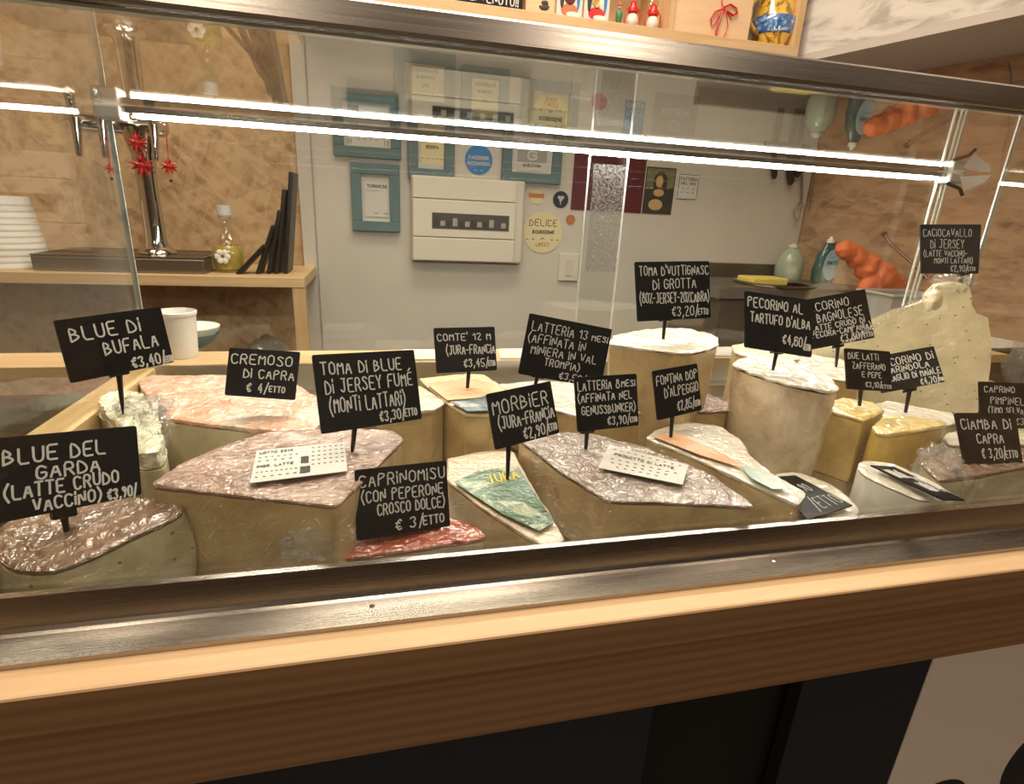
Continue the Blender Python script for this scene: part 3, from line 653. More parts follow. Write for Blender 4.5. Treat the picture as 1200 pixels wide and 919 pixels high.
chilli(158, 152, 167, .022, 'red charm bunched against the top of the tap column, the upper one', y=1.515)
chilli(164, 170, 194, .026, 'bright red charm on the front of the tap column, the lower one', y=1.52)
# stacked white bowls
cx_, cy_ = PY(-2, 270, 1.52).x, 1.54
ORD = ['', 'second', 'third', 'fourth', 'fifth', 'sixth', 'seventh', 'eighth', 'ninth', 'tenth', 'last']; n = 11; z = zs+.0005; zt2 = PY(0, 225, 1.52).z; st_ = (zt2-.028-z)/(n-1)
for i in range(n):
    f_ = 1-i/(n-1)*.20
    r0 = (PY(53, 315, 1.52).x-cx_)*f_
    o = MB().lathe([(r0, 0), (r0*1.012, .002), (r0*1.0, .006), (r0*.972, st_*.95), (r0*.955, st_+.006), (.0, st_+.007)], (cx_, cy_, z+i*st_), 40).obj('paper_bowl', M_['white'], smooth=True)
    setp(o, ('white paper bowl, %s from the top of the tall upturned stack at the left edge' % ORD[n-1-i]) if 0 < i < n-1 else ('topmost bowl of the tall white stack left of the drip tray' if i else 'lowest and widest bowl of the tall white stack left of the drip tray'), 'bowl', 'stacked white paper bowls')
# oil bottle
c = onb(268, 306); c = Vector((PY(267, 290, 1.53).x, 1.53, zs)); hb = PY(267, 241, 1.53).z-zs
bo = thing('oil_bottle', c, 'small round-bellied bottle of yellow oil with white flower and stopper', 'bottle')
MB().lathe([(.030,.0005),(.037,.006),(.040,.035),(.038,.060),(.026,.085),(.014,.098),(.0125,.125),(.015,.128),(.015,.134)], c, 28).obj('glass_body', M_['glass'], bo, smooth=True)
MB().lathe([(.026,.003),(.033,.009),(.036,.035),(.034,.056),(.030,.064),(.0,.0645)], c, 28).obj('oil', M_['oil'], bo, smooth=True)
MB().lathe([(.013,.127),(.0165,.136),(.0165,hb)], c, 20).obj('cork', M_['paper'], bo)
fl = MB()
for k in range(6):
    an = k*math.pi/3; d = Vector((math.cos(an), 0, math.sin(an)))
    fl.blob(Vector((c.x-.004, 1.487, c.z+.040))+d*.011, (.0075, .002, .0075), 2, 0)
fl.obj('flower', M_['white'], bo, smooth='full')
# black trays leaning
x_r = PY(346, 204, 1.60)
for i in range(5):
    base_px = (339, 328, 318, 305, 281)[i]; top_px, top_py = ((345,203), (337,222), (331,245), (323,262), (313,284))[i]
    yy = 1.60-.018*i
    bpt = onb(base_px, 318); B = Vector((PY(base_px, 316, yy).x, yy, zs+.002)); T = PY(top_px, top_py, yy)
    d = (T-B); nn = Vector((d.z, 0, -d.x)).normalized()*.010; wd2 = Vector((0, -.10+.012*i, 0))
    o = MB().hexa([B, T, T+wd2, B+wd2], nn).obj('serving_tray', M_['black'], bevel=.003)
    setp(o, ['tallest black serving tray leaning against the white wall edge', 'black serving tray leaning second from the wall edge', 'black serving tray in the middle of the leaning stack', 'short black serving tray, second from the left of the leaning stack', 'lowest and most slanted black serving tray, leftmost of the stack'][i], 'tray', 'black serving trays leaning on the bar counter')

# rear ledge things
zl = H-.2333
c = PZ(210, 417, zl-H+.0); c = Vector((PY(211, 400, .89).x, .89, zl)); k_ = (PY(235, 370, .89)-PY(187, 370, .89)).length/2
hb = PY(211, 364, .89).z-zl
pb = thing('white_tub', c, 'white ribbed plastic tub standing on the rear wooden ledge', 'tub')
MB().lathe([(k_*.78,0),(k_*.81,.003)]+[(k_*(.81+.12*j/14+(.006 if j % 2 else 0)), .004+hb*.82*j/14) for j in range(15)]+[(k_*.93,hb*.9),(k_,hb*.93),(k_*1.0,hb*.985),(k_*.95,hb),(k_*.92,hb*.97),(k_*.78,.01),(0,.009)], c, 40).obj('body', M_['white'], pb, smooth=True)
c2 = PY(226, 399, .99)
pl = thing('white_plate_pile', (c2.x, 1.0, zl), 'white dish with a teal underside behind the white tub', 'plate')
MB().lathe([(.018,.0),(.020,.003),(.040,.022),(.043,.030),(.0,.020)], (c2.x, .99, c2.z-.006), 36).obj('dish_top', M_['white'], pl, smooth=True)
MB().lathe([(.019,-.002),(.030,.006),(.0425,.022),(.030,.008)], (c2.x, .99, c2.z-.008), 36).obj('dish_underside', mat('teal_glaze', (.10,.28,.33), .3), pl, smooth=True)
for i, (p0, p1, lb) in enumerate((((466, 418), (560, 405), 'flat white paper sheet left of the rear ledge centre'), ((585, 419), (708, 407), 'white paper sheet on the rear ledge behind the tilted sign'), ((800, 418), (850, 405), 'white paper sheet on the ledge left of the sink'))):
    a = PZ(p0[0], p0[1], zl-H+.001); b = PZ(p1[0], p1[1], zl-H+.001)
    setp(MB().hexa([(a.x, .848, zl+.0004), (b.x, .848, zl+.0004), (b.x+.01, .912, zl+.0004), (a.x+.01, .912, zl+.0004)], (0, 0, .0018)).obj('paper_sheet', M_['paper']), lb, 'paper')

# ---- right side: sink counter
zk = PY(843, 318, 1.66).z
kx0 = PY(843, 330, 1.45).x; kx1 = 1.9
zkf = PY(900, 340, 1.40).z
kc = thing('sink_counter', (kx0+.3, 1.55, 0), 'dark steel sink counter in the right rear corner', 'counter')
KY = 1.40; zK = PY(846, 337, KY).z
xk = PY(845, 337, KY).x
MB().box((xk, KY, zK-.035), (1.53, WY-.022, zK)).obj('worktop', M_['steel_dark'], kc, bevel=.004)
MB().box((xk+.012, KY+.01, 0), (1.53, WY-.03, zK-.036)).obj('cabinet', mat('cabinet_brown', (.10,.075,.055), .5), kc)
MB().box((xk, WY-.045, zK+.0005), (1.53, WY-.0225, zK+.045)).obj('splashback', M_['steel_dark'], kc)
cb_ = PZ(940, 340, zK-H)
MB().lathe([(.105,.0005),(.118,.001),(.120,.007),(.114,.009),(.106,.004),(.100,.0015),(.0,.001)], (cb_.x, 1.50, zK), 48).obj('basin', M_['steel_dark'], kc, smooth=True)
MB().lathe([(.100,.0022),(.0,.0022)], (cb_.x, 1.50, zK+.0004), 40).obj('basin_black_disc', M_['black'], kc)  # flat black disc inside the basin rim
a = PY(893, 331, 1.52)
setp(MB().box((PY(872,331,1.5).x, 1.46, zK+.0005), (PY(913,331,1.5).x, 1.54, zK+.022)).obj('sponge', M_['yellow'], bevel=.004), 'yellow sponge lying at the left of the sink', 'sponge')
c = Vector((PY(926, 320, 1.60).x, 1.61, zK+.0005)); hs = PY(926, 286, 1.60).z-c.z
sb = thing('soap_bottle', c, 'pale green round soap bottle beside the sponge, left of the blue one', 'bottle')
MB().lathe([(.036,0),(.042,.008),(.044,hs*.35),(.040,hs*.62),(.020,hs*.84),(.014,hs*.88),(.014,hs*.9)], c, 28).obj('body', M_['soap'], sb, smooth=True)
MB().lathe([(.015,hs*.90),(.015,hs*.97),(.008,hs*.98),(.006,hs)], c, 18).obj('cap', M_['paper'], sb)
c = Vector((PY(963, 330, 1.58).x, 1.58, zK+.0005)); hs = PY(968, 277, 1.58).z-c.z
sb = thing('dish_soap_bottle', c, 'dark dish soap bottle with a pale blue label and white cap', 'bottle')
rr = Matrix.Diagonal((1, .6, 1))
MB().lathe([(.034,0),(.042,.01),(.044,hs*.3),(.036,hs*.6),(.016,hs*.82),(.012,hs*.86)], c, 28, rr).obj('body', M_['dish'], sb, smooth=True)
MB().lathe([(.0125,hs*.865),(.0125,hs*.93),(.006,hs*.95),(.005,hs)], c, 18).obj('cap', M_['white'], sb)
lb = MB().hexa([(c.x+.030*math.cos(2*math.pi*k/30), c.y-.0275, c.z+hs*.40+hs*.33*math.sin(2*math.pi*k/30)) for k in range(30)], (0, .002, 0)).obj('label', M_['dishl'], sb)
writing((Vector((c.x-.03, c.y-.028, c.z+hs*.7)), Vector((c.x+.03, c.y-.028, c.z+hs*.7)), Vector((c.x+.03, c.y-.028, c.z+hs*.1)), Vector((c.x-.03, c.y-.028, c.z+hs*.1))), [('PiATTi', .2, .8, .35, .5), ('- - -', .25, .75, .62, .65)], .0003, .002, 3).obj('label_print', M_['navyp'], sb)
# orange cloth: a folded drape over the sink edge
oc = MB(); path = [(990, 292, .030), (1003, 300, .036), (1018, 312, .042), (1032, 325, .050), (1050, 336, .036), (1034, 345, .040), (1020, 335, .036), (1026, 356, .03)]
for i, (px, py, r) in enumerate(path):
    oc.blob(PY(px, py, 1.36-.004*i), (r, r*.7, r*.9), 3, .35, 7, i*3.1)
oco = oc.obj('orange_cloth', M_['orange'], smooth='full')
rmd = oco.modifiers.new('remesh', 'REMESH'); rmd.mode = 'VOXEL'; rmd.voxel_size = .004; rmd.use_smooth_shade = True
smd = oco.modifiers.new('smooth', 'SMOOTH'); smd.iterations = 30; smd.factor = .8
ctex = bpy.data.textures.new('cloth_folds', 'CLOUDS'); ctex.noise_scale = .035; ctex.noise_depth = 2
dmd = oco.modifiers.new('folds', 'DISPLACE'); dmd.texture = ctex; dmd.texture_coords = 'GLOBAL'; dmd.strength = .016; dmd.mid_level = .45
setp(oco, 'crumpled orange cloth bag draped over the sink', 'cloth')
# faucet
fa = thing('sink_faucet', PY(1088, 340, 1.30), 'thin curved chrome faucet arm rising behind the orange cloth', 'faucet')
MB().tube([PY(1086, 345, 1.30), PY(1086, 325, 1.30), PY(1076, 314, 1.30), PY(1058, 298, 1.30), PY(1042, 284, 1.30), PY(1036, 274, 1.30)], [.007, .007, .006, .005, .006, .008], 12).obj('arm', M_['chrome'], fa, smooth=True)
MB().lathe([(.016,-.2),(.014,-.01),(.008,0)], PY(1086, 345, 1.30), 16).obj('stem', M_['chrome'], fa, smooth=True)
# side table with doily cloth, grey tub
zd = H-.262
tbl = thing('side_table', (1.45, 1.1, 0), 'low dark side table in the right corner under the white lace cloth', 'table')
MB().box((1.0, .98, zd-.03), (1.64, 1.26, zd)).obj('table_top', M_['dgrey'], tbl, bevel=.003)
for x_, y_ in ((1.03, 1.0), (1.60, 1.0), (1.03, 1.24), (1.60, 1.24)): MB().box((x_-.02, y_-.015, 0), (x_+.02, y_+.015, zd-.031)).obj('leg', M_['dgrey'], tbl)
lace = mat('lace_white', (.74,.72,.68), .7); lv = coords(lace); vo = nd(lace, 'ShaderNodeTexVoronoi'); vo.inputs['Scale'].default_value = 55; lk(lace, lv, vo.inputs['Vector'])
lk(lace, ramp(lace, vo.outputs['Distance'], [(.10,(.22,.30,.08)),(.16,(.76,.74,.70))]), bs(lace).inputs['Base Color'])
pts = []; cxd, cyd, ax_, by_ = 1.34, 1.12, .27, .125
for k in range(120):
    an = 2*math.pi*k/120; s = 1+.025*abs(math.sin(an*20)); c_, s_ = math.cos(an), math.sin(an)
    e_ = (abs(c_)**4+abs(s_)**4)**-.25
    pts.append((cxd+ax_*c_*e_*s, cyd+by_*s_*e_*s, zd+.0005))
setp(MB().hexa(pts, (0, 0, .0015)).obj('lace_cloth', lace), 'white scalloped lace cloth with green dots on the side table', 'cloth')
c = PZ(1062, 380, zd-H+.003); tb = thing('grey_tub', (c.x, c.y, zd+.002), 'grey rectangular plastic tub standing on the white lace cloth', 'tub')
X0, X1 = PY(1035, 345, 1.15).x, PY(1092, 345, 1.15).x; zt3 = PY(1062, 346, 1.15).z
w_ = MB()
for a, b in (((X0, 1.12), (X1, 1.124)), ((X0, 1.22), (X1, 1.224)), ((X0, 1.124), (X0+.004, 1.22)), ((X1-.004, 1.124), (X1, 1.22))): w_.box((a[0], a[1], zd+.0025), (b[0], b[1], zt3))
w_.box((X0, 1.12, zd+.0022), (X1, 1.224, zd+.006)); w_.obj('walls', M_['grey'], tb)
r4 = MB()
for a, b in (((X0-.006, 1.114), (X1+.006, 1.122)), ((X0-.006, 1.222), (X1+.006, 1.23)), ((X0-.006, 1.122), (X0+.002, 1.222)), ((X1-.002, 1.122), (X1+.006, 1.222))): r4.box((a[0], a[1], zt3+.0004), (b[0], b[1], zt3+.005))
r4.obj('rim', mat('grey_rim', (.5,.49,.47), .4), tb)
# cable on the right wall
setp(MB().tube([PY(1182,74,1.10), PY(1185,86,1.10), PY(1184,100,1.10), PY(1180,118,1.10), PY(1183,150,1.10), PY(1176,175,1.10), PY(1173,200,1.10)], .0022, 6).obj('electric_cord', M_['dgrey']), 'thin dark cord hanging from a hook near the right chipboard wall', 'cord')
# clear bag at the right
bagc = PY(1222, 425, .88)
setp(MB().blob((max(bagc.x, 1.20), .88, bagc.z-.01), (.075, .06, .070), 4, .22, 5, 4).obj('clear_plastic_bag', M_['film'], smooth='full'), 'puffed clear plastic bag beyond the right side glass', 'bag')

# ---- top shelf
SY = 1.50
p = PY(790, 56, SY); zsb = p.z
e0 = PY(933, 72, SY)
zsb = e0.z; sh = .034; X0s = PY(330, 10, SY).x; X1s = e0.x
print('shelf z', zsb)
ws = thing('wall_shelf', ((X0s+X1s)/2, SY, zsb), 'pale wooden wall shelf with compartments above the case', 'shelf')
BW = WY-.0005
MB().box((X0s, SY, zsb), (X1s, BW, zsb+.016)).obj('bottom_board', M_['wood_light'], ws)
MB().box((X0s, SY-.002, zsb), (X1s, SY+.012, zsb+sh)).obj('front_lip', M_['wood_light'], ws, bevel=.001)
MB().box((X0s, BW-.015, zsb+.0165), (X1s-.02, BW, zsb+.32)).obj('back_board', M_['ply'], ws)
MB().box((X1s-.018, SY, zsb+.0165), (X1s, BW-.016, zsb+.32)).obj('end_board', M_['wood_light_z'], ws)
MB().box((X0s, SY, zsb+.0165), (X0s+.018, BW-.016, zsb+.32)).obj('end_board', M_['wood_light_z'], ws)
MB().box((X0s, SY, zsb+.321), (X1s, BW, zsb+.337)).obj('top_board', M_['wood_light'], ws)
xd = PY(783, 20, SY+.02).x
MB().box((xd, SY+.014, zsb+.0165), (xd+.014, BW-.016, zsb+.32)).obj('divider', M_['wood_light_z'], ws)
zc0 = zsb+.0175
def onshelf(px, py, y, w2, h_, d_, name, mt, label, cat, bevel=0):
    x = PY(px, py, y).x
    return setp(MB().box((x-w2/2, y, zc0), (x+w2/2, y+d_, zc0+h_)).obj(name, M_[mt] if isinstance(mt, str) else mt, bevel=bevel), label, cat), x
# blackboard with greeting
x0b, x1b = PY(533, 5, SY+.02).x, PY(612, 12, SY+.02).x
zbb = PY(612, 17, SY+.02).z
bb = thing('small_blackboard', ((x0b+x1b)/2, SY+.02, zc0), 'small blackboard with a white chalk greeting on the wall shelf', 'blackboard')
MB().box((x0b, SY+.02, zc0), (x1b, SY+.028, zc0+.15)).obj('board', M_['slate'], bb)
zb1 = zsb+sh
writing((Vector((x0b, SY+.0195, zb1+.05)), Vector((x1b, SY+.0195, zb1+.05)), Vector((x1b, SY+.0195, zb1)), Vector((x0b, SY+.0195, zb1))), [('BENVENUTO!!', .12, .93, .30, .80, .04)], .0004, .0028, 9).obj('lettering', M_['chalk'], bb)
x = PY(503, 0, SY+.02).x
setp(MB().box((x-.05, SY+.018, zc0), (x+.045, SY+.024, zc0+.13)).obj('postcard', mat_noise('postcard_print', [(.35,(.10,.09,.07)),(.55,(.55,.5,.36)),(.7,(.16,.22,.12))], 40)), 'small printed postcard left of the blackboard on the wall shelf', 'postcard')
wb, x = onshelf(633, 15, SY+.03, .075, .12, .05, 'wooden_box', 'ply', 'small plywood box with a dark cut-out figure on the wall shelf', 'box', .001)
ccp = Vector((x+.01, SY+.0295, zb1+.02))
setp(MB().blob(ccp, (.014, .001, .006), 2, .3, 6).blob(ccp+Vector((0,0,.010)), (.010, .001, .005), 2, .3, 6, 3).obj('cut_out_figure', M_['ink'], wb, smooth='full'), None)
# fix: parent offset
wb.children[0].location = wb.children[0].location
for i, (px, lb) in enumerate(((667, 'illustrated playing card on the wall shelf, left one of two'), (699, 'illustrated playing card on the wall shelf, right one of two'))):
    x = PY(px, 15, SY+.02).x; t = thing('playing_card', (x, SY+.02, zc0), lb, 'card', 'playing cards on the wall shelf')
    MB().box((x-.033, SY+.02, zc0), (x+.033, SY+.0225, zc0+.115)).obj('card_face', M_['paper'], t)
    zz = zb1
    for (dx, dz, rx, rz, mt) in ((0, .018, .022, .014, 'red' if i else 'terr'), (0, .045, .014, .016, 'vase_y' if i else 'redp'), (.0, .062, .009, .008, 'ivory'), (-.02, .05, .006, .03, 'ink'), (.022, .05, .004, .03, 'blue'), (.010, .010, .018, .006, 'white')):
        MB().hexa([(x+dx+rx*math.cos(2*math.pi*k/18), SY+.0194-.0003*(mt == 'white'), zz+dz+rz*math.sin(2*math.pi*k/18)) for k in range(18)], (0, .0004, 0)).obj('printed_figure', M_[mt], t)
x = PY(725, 25, SY+.03).x
fg = thing('figurine', (x, SY+.03, zc0), 'tiny painted figurine standing left of the red lanterns', 'figurine')
MB().box((x-.008, SY+.026, zc0), (x+.008, SY+.036, zc0+.022)).obj('base', M_['dgrey'], fg)
MB().lathe([(.006,.022),(.008,.034),(.009,.045),(.006,.052),(.003,.054)], (x, SY+.031, zc0), 12).obj('coat', M_['green'], fg, smooth=True)
MB().blob((x, SY+.031, zc0+.059), (.005,)*3, 2, 0).obj('head', mat('figurine_skin', (.6,.4,.28), .5), fg, smooth='full')
MB().lathe([(.006,.062),(.004,.066),(.002,.07)], (x, SY+.031, zc0), 12).obj('hat', M_['red'], fg)
for i, px in enumerate((741.5, 765.5)):
    x = PY(px, 25, SY+.04).x; y = SY+.045; c = Vector((x, y, zc0))
    t = thing('red_lantern', c, ['miniature red oil lantern, left one of the pair on the wall shelf', 'miniature red oil lantern, right one of the pair beside the wooden divider'][i], 'lantern', 'miniature red lanterns')
    MB().lathe([(.017,0),(.019,.003),(.019,.013),(.012,.019)], c, 22).obj('tank', M_['red'], t, smooth=True)
    MB().lathe([(.011,.0195),(.015,.027),(.016,.038),(.012,.050),(.009,.053)], c, 22).obj('globe', M_['ivory2'], t, smooth=True)
    MB().lathe([(.010,.0535),(.013,.057),(.013,.066),(.008,.072),(.008,.078),(.004,.082)], c, 22).obj('cap', M_['red'], t, smooth=True)
    MB().tube([c+Vector((-.016,0,.012)), c+Vector((-.021,0,.03)), c+Vector((-.021,0,.055)), c+Vector((-.012,0,.068))], .0016, 8).obj('side_tube', M_['red'], t, smooth=True)
    MB().tube([c+Vector((.016,0,.012)), c+Vector((.021,0,.03)), c+Vector((.021,0,.055)), c+Vector((.012,0,.068))], .0016, 8).obj('side_tube', M_['red'], t, smooth=True)
    MB().tube([c+Vector((.010*math.cos(a_), 0, .080+.012*math.sin(a_))) for a_ in [math.pi*k/10 for k in range(11)]], .0008, 6).obj('handle', M_['chrome'], t)
# wooden panel with ribbon
xp0, xp1 = xd+.0155, PY(878, 30, SY+.02).x
setp(MB().box((xp0, SY+.018, zc0), (xp1, SY+.026, zc0+.20)).obj('wooden_board', M_['ply']), 'plain plywood board standing on the shelf behind the red ribbon', 'board')
rb = MB(); y = SY+.014
def P_(px, py): return PY(px, py, y)
rb.tube([P_(846, -6), P_(846, 6), P_(850, 9)], .0012, 6)
rb.tube([P_(848, 10), P_(838, 14), P_(833, 22), P_(834, 30), P_(839, 24), P_(846, 12)], .0022, 6)
rb.tube([P_(848, 9), P_(856, 5), P_(863, 10), P_(864, 15), P_(859, 18), P_(852, 13)], .0024, 6)
rb.tube([P_(847, 12), P_(842, 28), P_(839, 38), P_(840, 46)], .0026, 6); rb.tube([P_(851, 14), P_(853, 30), P_(849, 42), P_(842, 47)], .0013, 6)
rb.tube([P_(851, 13), P_(856, 20), P_(857, 24)], .0012, 6); rb.blob(P_(848, 11), (.005, .003, .005), 2, 0)
setp(rb.obj('red_ribbon', M_['red'], smooth=True), 'red ribbon tied in a bow hanging in front of the plywood board', 'ribbon')
# majolica jug
x = PY(907, 35, SY+.06).x; c = Vector((x, SY+.065, zc0))
jg = thing('majolica_jug', c, 'painted yellow and blue majolica jug at the right end of the wall shelf', 'jug')
MB().lathe([(.034,0),(.044,.004),(.048,.03),(.0525,.0468),(.053,.05)], c, 36).obj('lower_band', M_['vase_y'], jg, smooth=True)
MB().lathe([(.0535,.0502),(.057,.053),(.060,.075),(.060,.088),(.057,.0918)], c, 36).obj('blue_band', M_['vase_b'], jg, smooth=True)
MB().lathe([(.0565,.092),(.054,.10),(.05,.13),(.046,.16),(.050,.19),(.044,.19)], c, 36).obj('upper_band', M_['vase_y'], jg, smooth=True)
MB().tube([c+Vector((-.05, -.01, .15)), c+Vector((-.085, -.012, .12)), c+Vector((-.085, -.012, .075)), c+Vector((-.052, -.01, .048))], .006, 10).obj('handle', M_['vase_y'], jg, smooth=True)
# ================================================================== CHEESES
PA = dict(
 tan=mat_paste('paste_tan', (.60,.44,.21), (.50,.35,.155)),
 brown=mat_paste('paste_brown', (.56,.42,.21), (.47,.33,.15)),
 pale=mat_paste('paste_pale', (.72,.60,.36), (.62,.49,.26)),
 grey=mat_paste('paste_blue_veined', (.50,.44,.27), (.36,.30,.17), pits=.10),
 goat=mat_paste('paste_goat', (.60,.54,.36), (.50,.43,.27)),
 holey=mat_paste('paste_holey', (.90,.80,.52), (.86,.74,.45), .8, pits=.09, film=1.0),
 yellow=mat_paste('paste_yellow', (.72,.50,.13), (.62,.40,.08)),
 saff=mat_paste('paste_saffron', (.70,.52,.20), (.58,.40,.13)),
 drum=mat_paste('rind_natural', (.80,.67,.47), (.58,.43,.25), .8, film=.7),
 white=mat_paste('rind_white_mould', (.80,.77,.70), (.70,.66,.57), .2, film=.3),
)
RI = dict(
 pink=mat_rind('film_rind_pink', [(.34,(.70,.27,.17)),(.5,(.74,.47,.35)),(.64,(.70,.66,.55))], .8, 38, sc=(1,1.6,1)),
 brown=mat_rind('film_rind_brown', [(.34,(.17,.085,.055)),(.5,(.31,.18,.135)),(.66,(.52,.38,.32))], .8, 42, sc=(1,1.8,1)),
 dark=mat_rind('film_rind_dark', [(.34,(.13,.07,.04)),(.52,(.28,.17,.12)),(.68,(.52,.42,.34))], .9, 34),
 silver=mat_rind('film_rind_silver', [(.34,(.19,.14,.115)),(.52,(.33,.26,.23)),(.66,(.58,.52,.48))], 1.0, 46),
 white=mat_rind('film_rind_white', [(.3,(.70,.62,.50)),(.55,(.80,.76,.68)),(.7,(.84,.81,.75))], .6, 26),
 tanr=mat_rind('film_rind_tan', [(.3,(.58,.42,.28)),(.55,(.70,.55,.40)),(.7,(.78,.66,.52))], .5, 60, hi=.3),
 cream=mat_rind('film_rind_cream', [(.3,(.74,.62,.36)),(.6,(.82,.72,.48))], .6, 34),
 yellow=mat_rind('film_rind_yellow', [(.3,(.74,.52,.16)),(.6,(.82,.66,.30))], .6, 34),
 red=mat_rind('film_rind_red', [(.34,(.25,.035,.018)),(.5,(.42,.09,.045)),(.68,(.62,.38,.28))], .9, 36),
 green=mat_rind('printed_green', [(.38,(.018,.085,.035)),(.52,(.07,.17,.10)),(.62,(.46,.50,.36))], .4, 60, nscale=30, film=.6, hi=.3),
 orange=mat_rind('printed_orange', [(.3,(.72,.36,.18)),(.6,(.80,.52,.33))], .3, 60, film=.6, hi=.3),
 bluep=mat_rind('printed_blue', [(.4,(.04,.07,.10)),(.52,(.13,.18,.21)),(.64,(.5,.5,.46))], .3, 60, nscale=40, film=.6, hi=.3),
 lblue=mat_rind('printed_pale_blue', [(.4,(.35,.50,.52)),(.6,(.60,.66,.62))], .3, 60, nscale=40, film=.6, hi=.3),
 bufala=mat_rind('film_bufala', [(.3,(.60,.60,.42)),(.6,(.80,.78,.62))], 1.0, 40),
)
crumple = bpy.data.textures.new('crumple', 'VORONOI'); crumple.noise_scale = .016; crumple.distance_metric = 'DISTANCE_SQUARED'; crumple.weight_1 = -1; crumple.weight_2 = 1
crumple2 = bpy.data.textures.new('crumple_soft', 'CLOUDS'); crumple2.noise_scale = .012; crumple2.noise_depth = 3
def crumpled(o, s, levels=2):
    a = o.modifiers.new('subdivide', 'SUBSURF'); a.subdivision_type = 'SIMPLE'; a.levels = levels; a.render_levels = levels
    for tx, k in ((crumple, 1.0), (crumple2, 1.0)):
        d = o.modifiers.new('crumple', 'DISPLACE'); d.texture = tx; d.texture_coords = 'GLOBAL'; d.strength = s*k; d.mid_level = .5
    for p in o.data.polygons: p.use_smooth = True
    for e in o.data.edges: e.use_edge_sharp = False
CR = dict(silver=.0036, brown=.0028, dark=.0034, pink=.0030, white=.0020, tanr=.0010, cream=.0014, bufala=.0045, red=.0028, yellow=.0012)
def rnd_outline(pts, r=.006, step=.010):
    """round corners of a closed 3D outline by r and resample"""
    n = len(pts); out = []
    for i in range(n):
        p0, p1, p2 = pts[i-1], pts[i], pts[(i+1) % n]
        a = (p0-p1); b = (p2-p1); la, lb = a.length, b.length
        ra, rb_ = min(r, la*.45), min(r, lb*.45)
        A = p1 + a.normalized()*ra; B = p1 + b.normalized()*rb_
        for t in (0, .33, .66, 1): out.append(A*(1-t)**2 + p1*2*t*(1-t) + B*t*t)
    res = []
    for i in range(len(out)):
        a, b = out[i], out[(i+1) % len(out)]; d = (b-a).length
        if d < 1e-5: continue
        k = max(1, int(d/step))
        res += [a.lerp(b, j/k) for j in range(k)]
    return res
def wob(p, a=.0012, f=35): return Vector((noise.noise(p*f), noise.noise(p*f+Vector((5,1,2))), noise.noise(p*f+Vector((9,4,7)))))*a
def cheese(label, pts, paste, rind, name='cheese_wedge', taper=0, group=None, rt=.006, r=.006, wa=.0013, zbot=None, bulge=0, lift=0.0):
    """pts: [(px,py,z)] outline of the top face"""
    T = [PZ(x, y, z) for x, y, z in pts]
    return cheese3(label, T, paste, rind, name, taper, group, rt, r, wa, zbot, bulge)
def cheese3(label, T, paste, rind, name='cheese_wedge', taper=0, group=None, rt=.006, r=.006, wa=.0013, zbot=None, bulge=0):
    O = rnd_outline(T, r); n = len(O)
    O = [Vector((min(max(p.x, XL+.006), XR-.006), min(max(p.y, YF+.006), .795), p.z)) for p in O]
    c = sum(O, Vector())/n
    loc = Vector((c.x, c.y, deckz(c.y)+.0006)); t = thing(name, loc, label, 'cheese', group)
    def ring(s, zf, off=0):                 # s scale about centroid, zf 0 bottom..1 top
        R = []
        for p in O:
            zb_ = (deckz(p.y)+.0006 if zbot is None else H+zbot)
            z = zb_+(p.z-rt-zb_)*zf
            d = Vector((p.x-c.x, p.y-c.y, 0)); dn = d.normalized() if d.length > 1e-6 else d
            sc_ = s*(1-taper*(1-zf)); q = Vector((c.x, c.y, 0))+d*sc_+dn*(off+bulge*math.sin(math.pi*zf)); q.z = z
            q += Vector((*wob(q, .0016, 22).xy, 0)) if 0 < zf else Vector((0,0,0))
            q.x = min(max(q.x, XL+.0045), XR-.0045); q.y = min(max(q.y, YF+.0045), .7965)
            R.append(q)
        return R
    rs = [ring(.99, 0), ring(1, .04), ring(1, .25), ring(1, .5), ring(1, .75), ring(1, .95), ring(.994, 1)]
    V = [v for R in rs for v in R]
    mb = MB(); Fq = [(i*n+k, i*n+(k+1) % n, (i+1)*n+(k+1) % n, (i+1)*n+k) for i in range(len(rs)-1) for k in range(n)]
    V += [sum(rs[0], Vector())/n, sum(rs[-1], Vector())/n]; b = len(V)-2
    Fq += [(k, b, (k+1) % n) for k in range(n)] + [((len(rs)-1)*n+k, (len(rs)-1)*n+(k+1) % n, b+1) for k in range(n)]
    mb.add(V, Fq).obj('paste', PA[paste], t, smooth=True)
    # rind layer with an uneven edge
    def top(s, dz, off=0):
        R = []
        for p in O:
            d = Vector((p.x-c.x, p.y-c.y, 0)); dn = d.normalized() if d.length > 1e-6 else d
            q = Vector((c.x, c.y, 0))+d*s+dn*off; q.z = c.z+(p.z-c.z)*s+dz
            q += wob(q, wa, 55)
            q.x = min(max(q.x, XL+.0042), XR-.0042); q.y = min(max(q.y, YF+.0042), .7968); R.append(q)
        return R
    rr_ = [top(.9, -rt+.0004), top(.998, -rt+.0002), top(1, -rt*.6, .0015), top(1, -.0012, .0013), top(.985, .0)] + [top(s, .0006) for s in (.93, .86, .77, .67, .56, .45, .33, .2)]
    V = [v for R in rr_ for v in R] + [Vector((c.x, c.y, c.z+.0006)), Vector((c.x, c.y, c.z-rt+.0004))]; b = len(V)-2
    Fq = [(i*n+k, i*n+(k+1) % n, (i+1)*n+(k+1) % n, (i+1)*n+k) for i in range(len(rr_)-1) for k in range(n)]
    Fq += [((len(rr_)-1)*n+k, (len(rr_)-1)*n+(k+1) % n, b) for k in range(n)] + [(k, b+1, (k+1) % n) for k in range(n)]
    crumpled(MB().add(V, Fq).obj('rind', RI[rind], t, smooth='full'), CR.get(rind, .003))
    return t
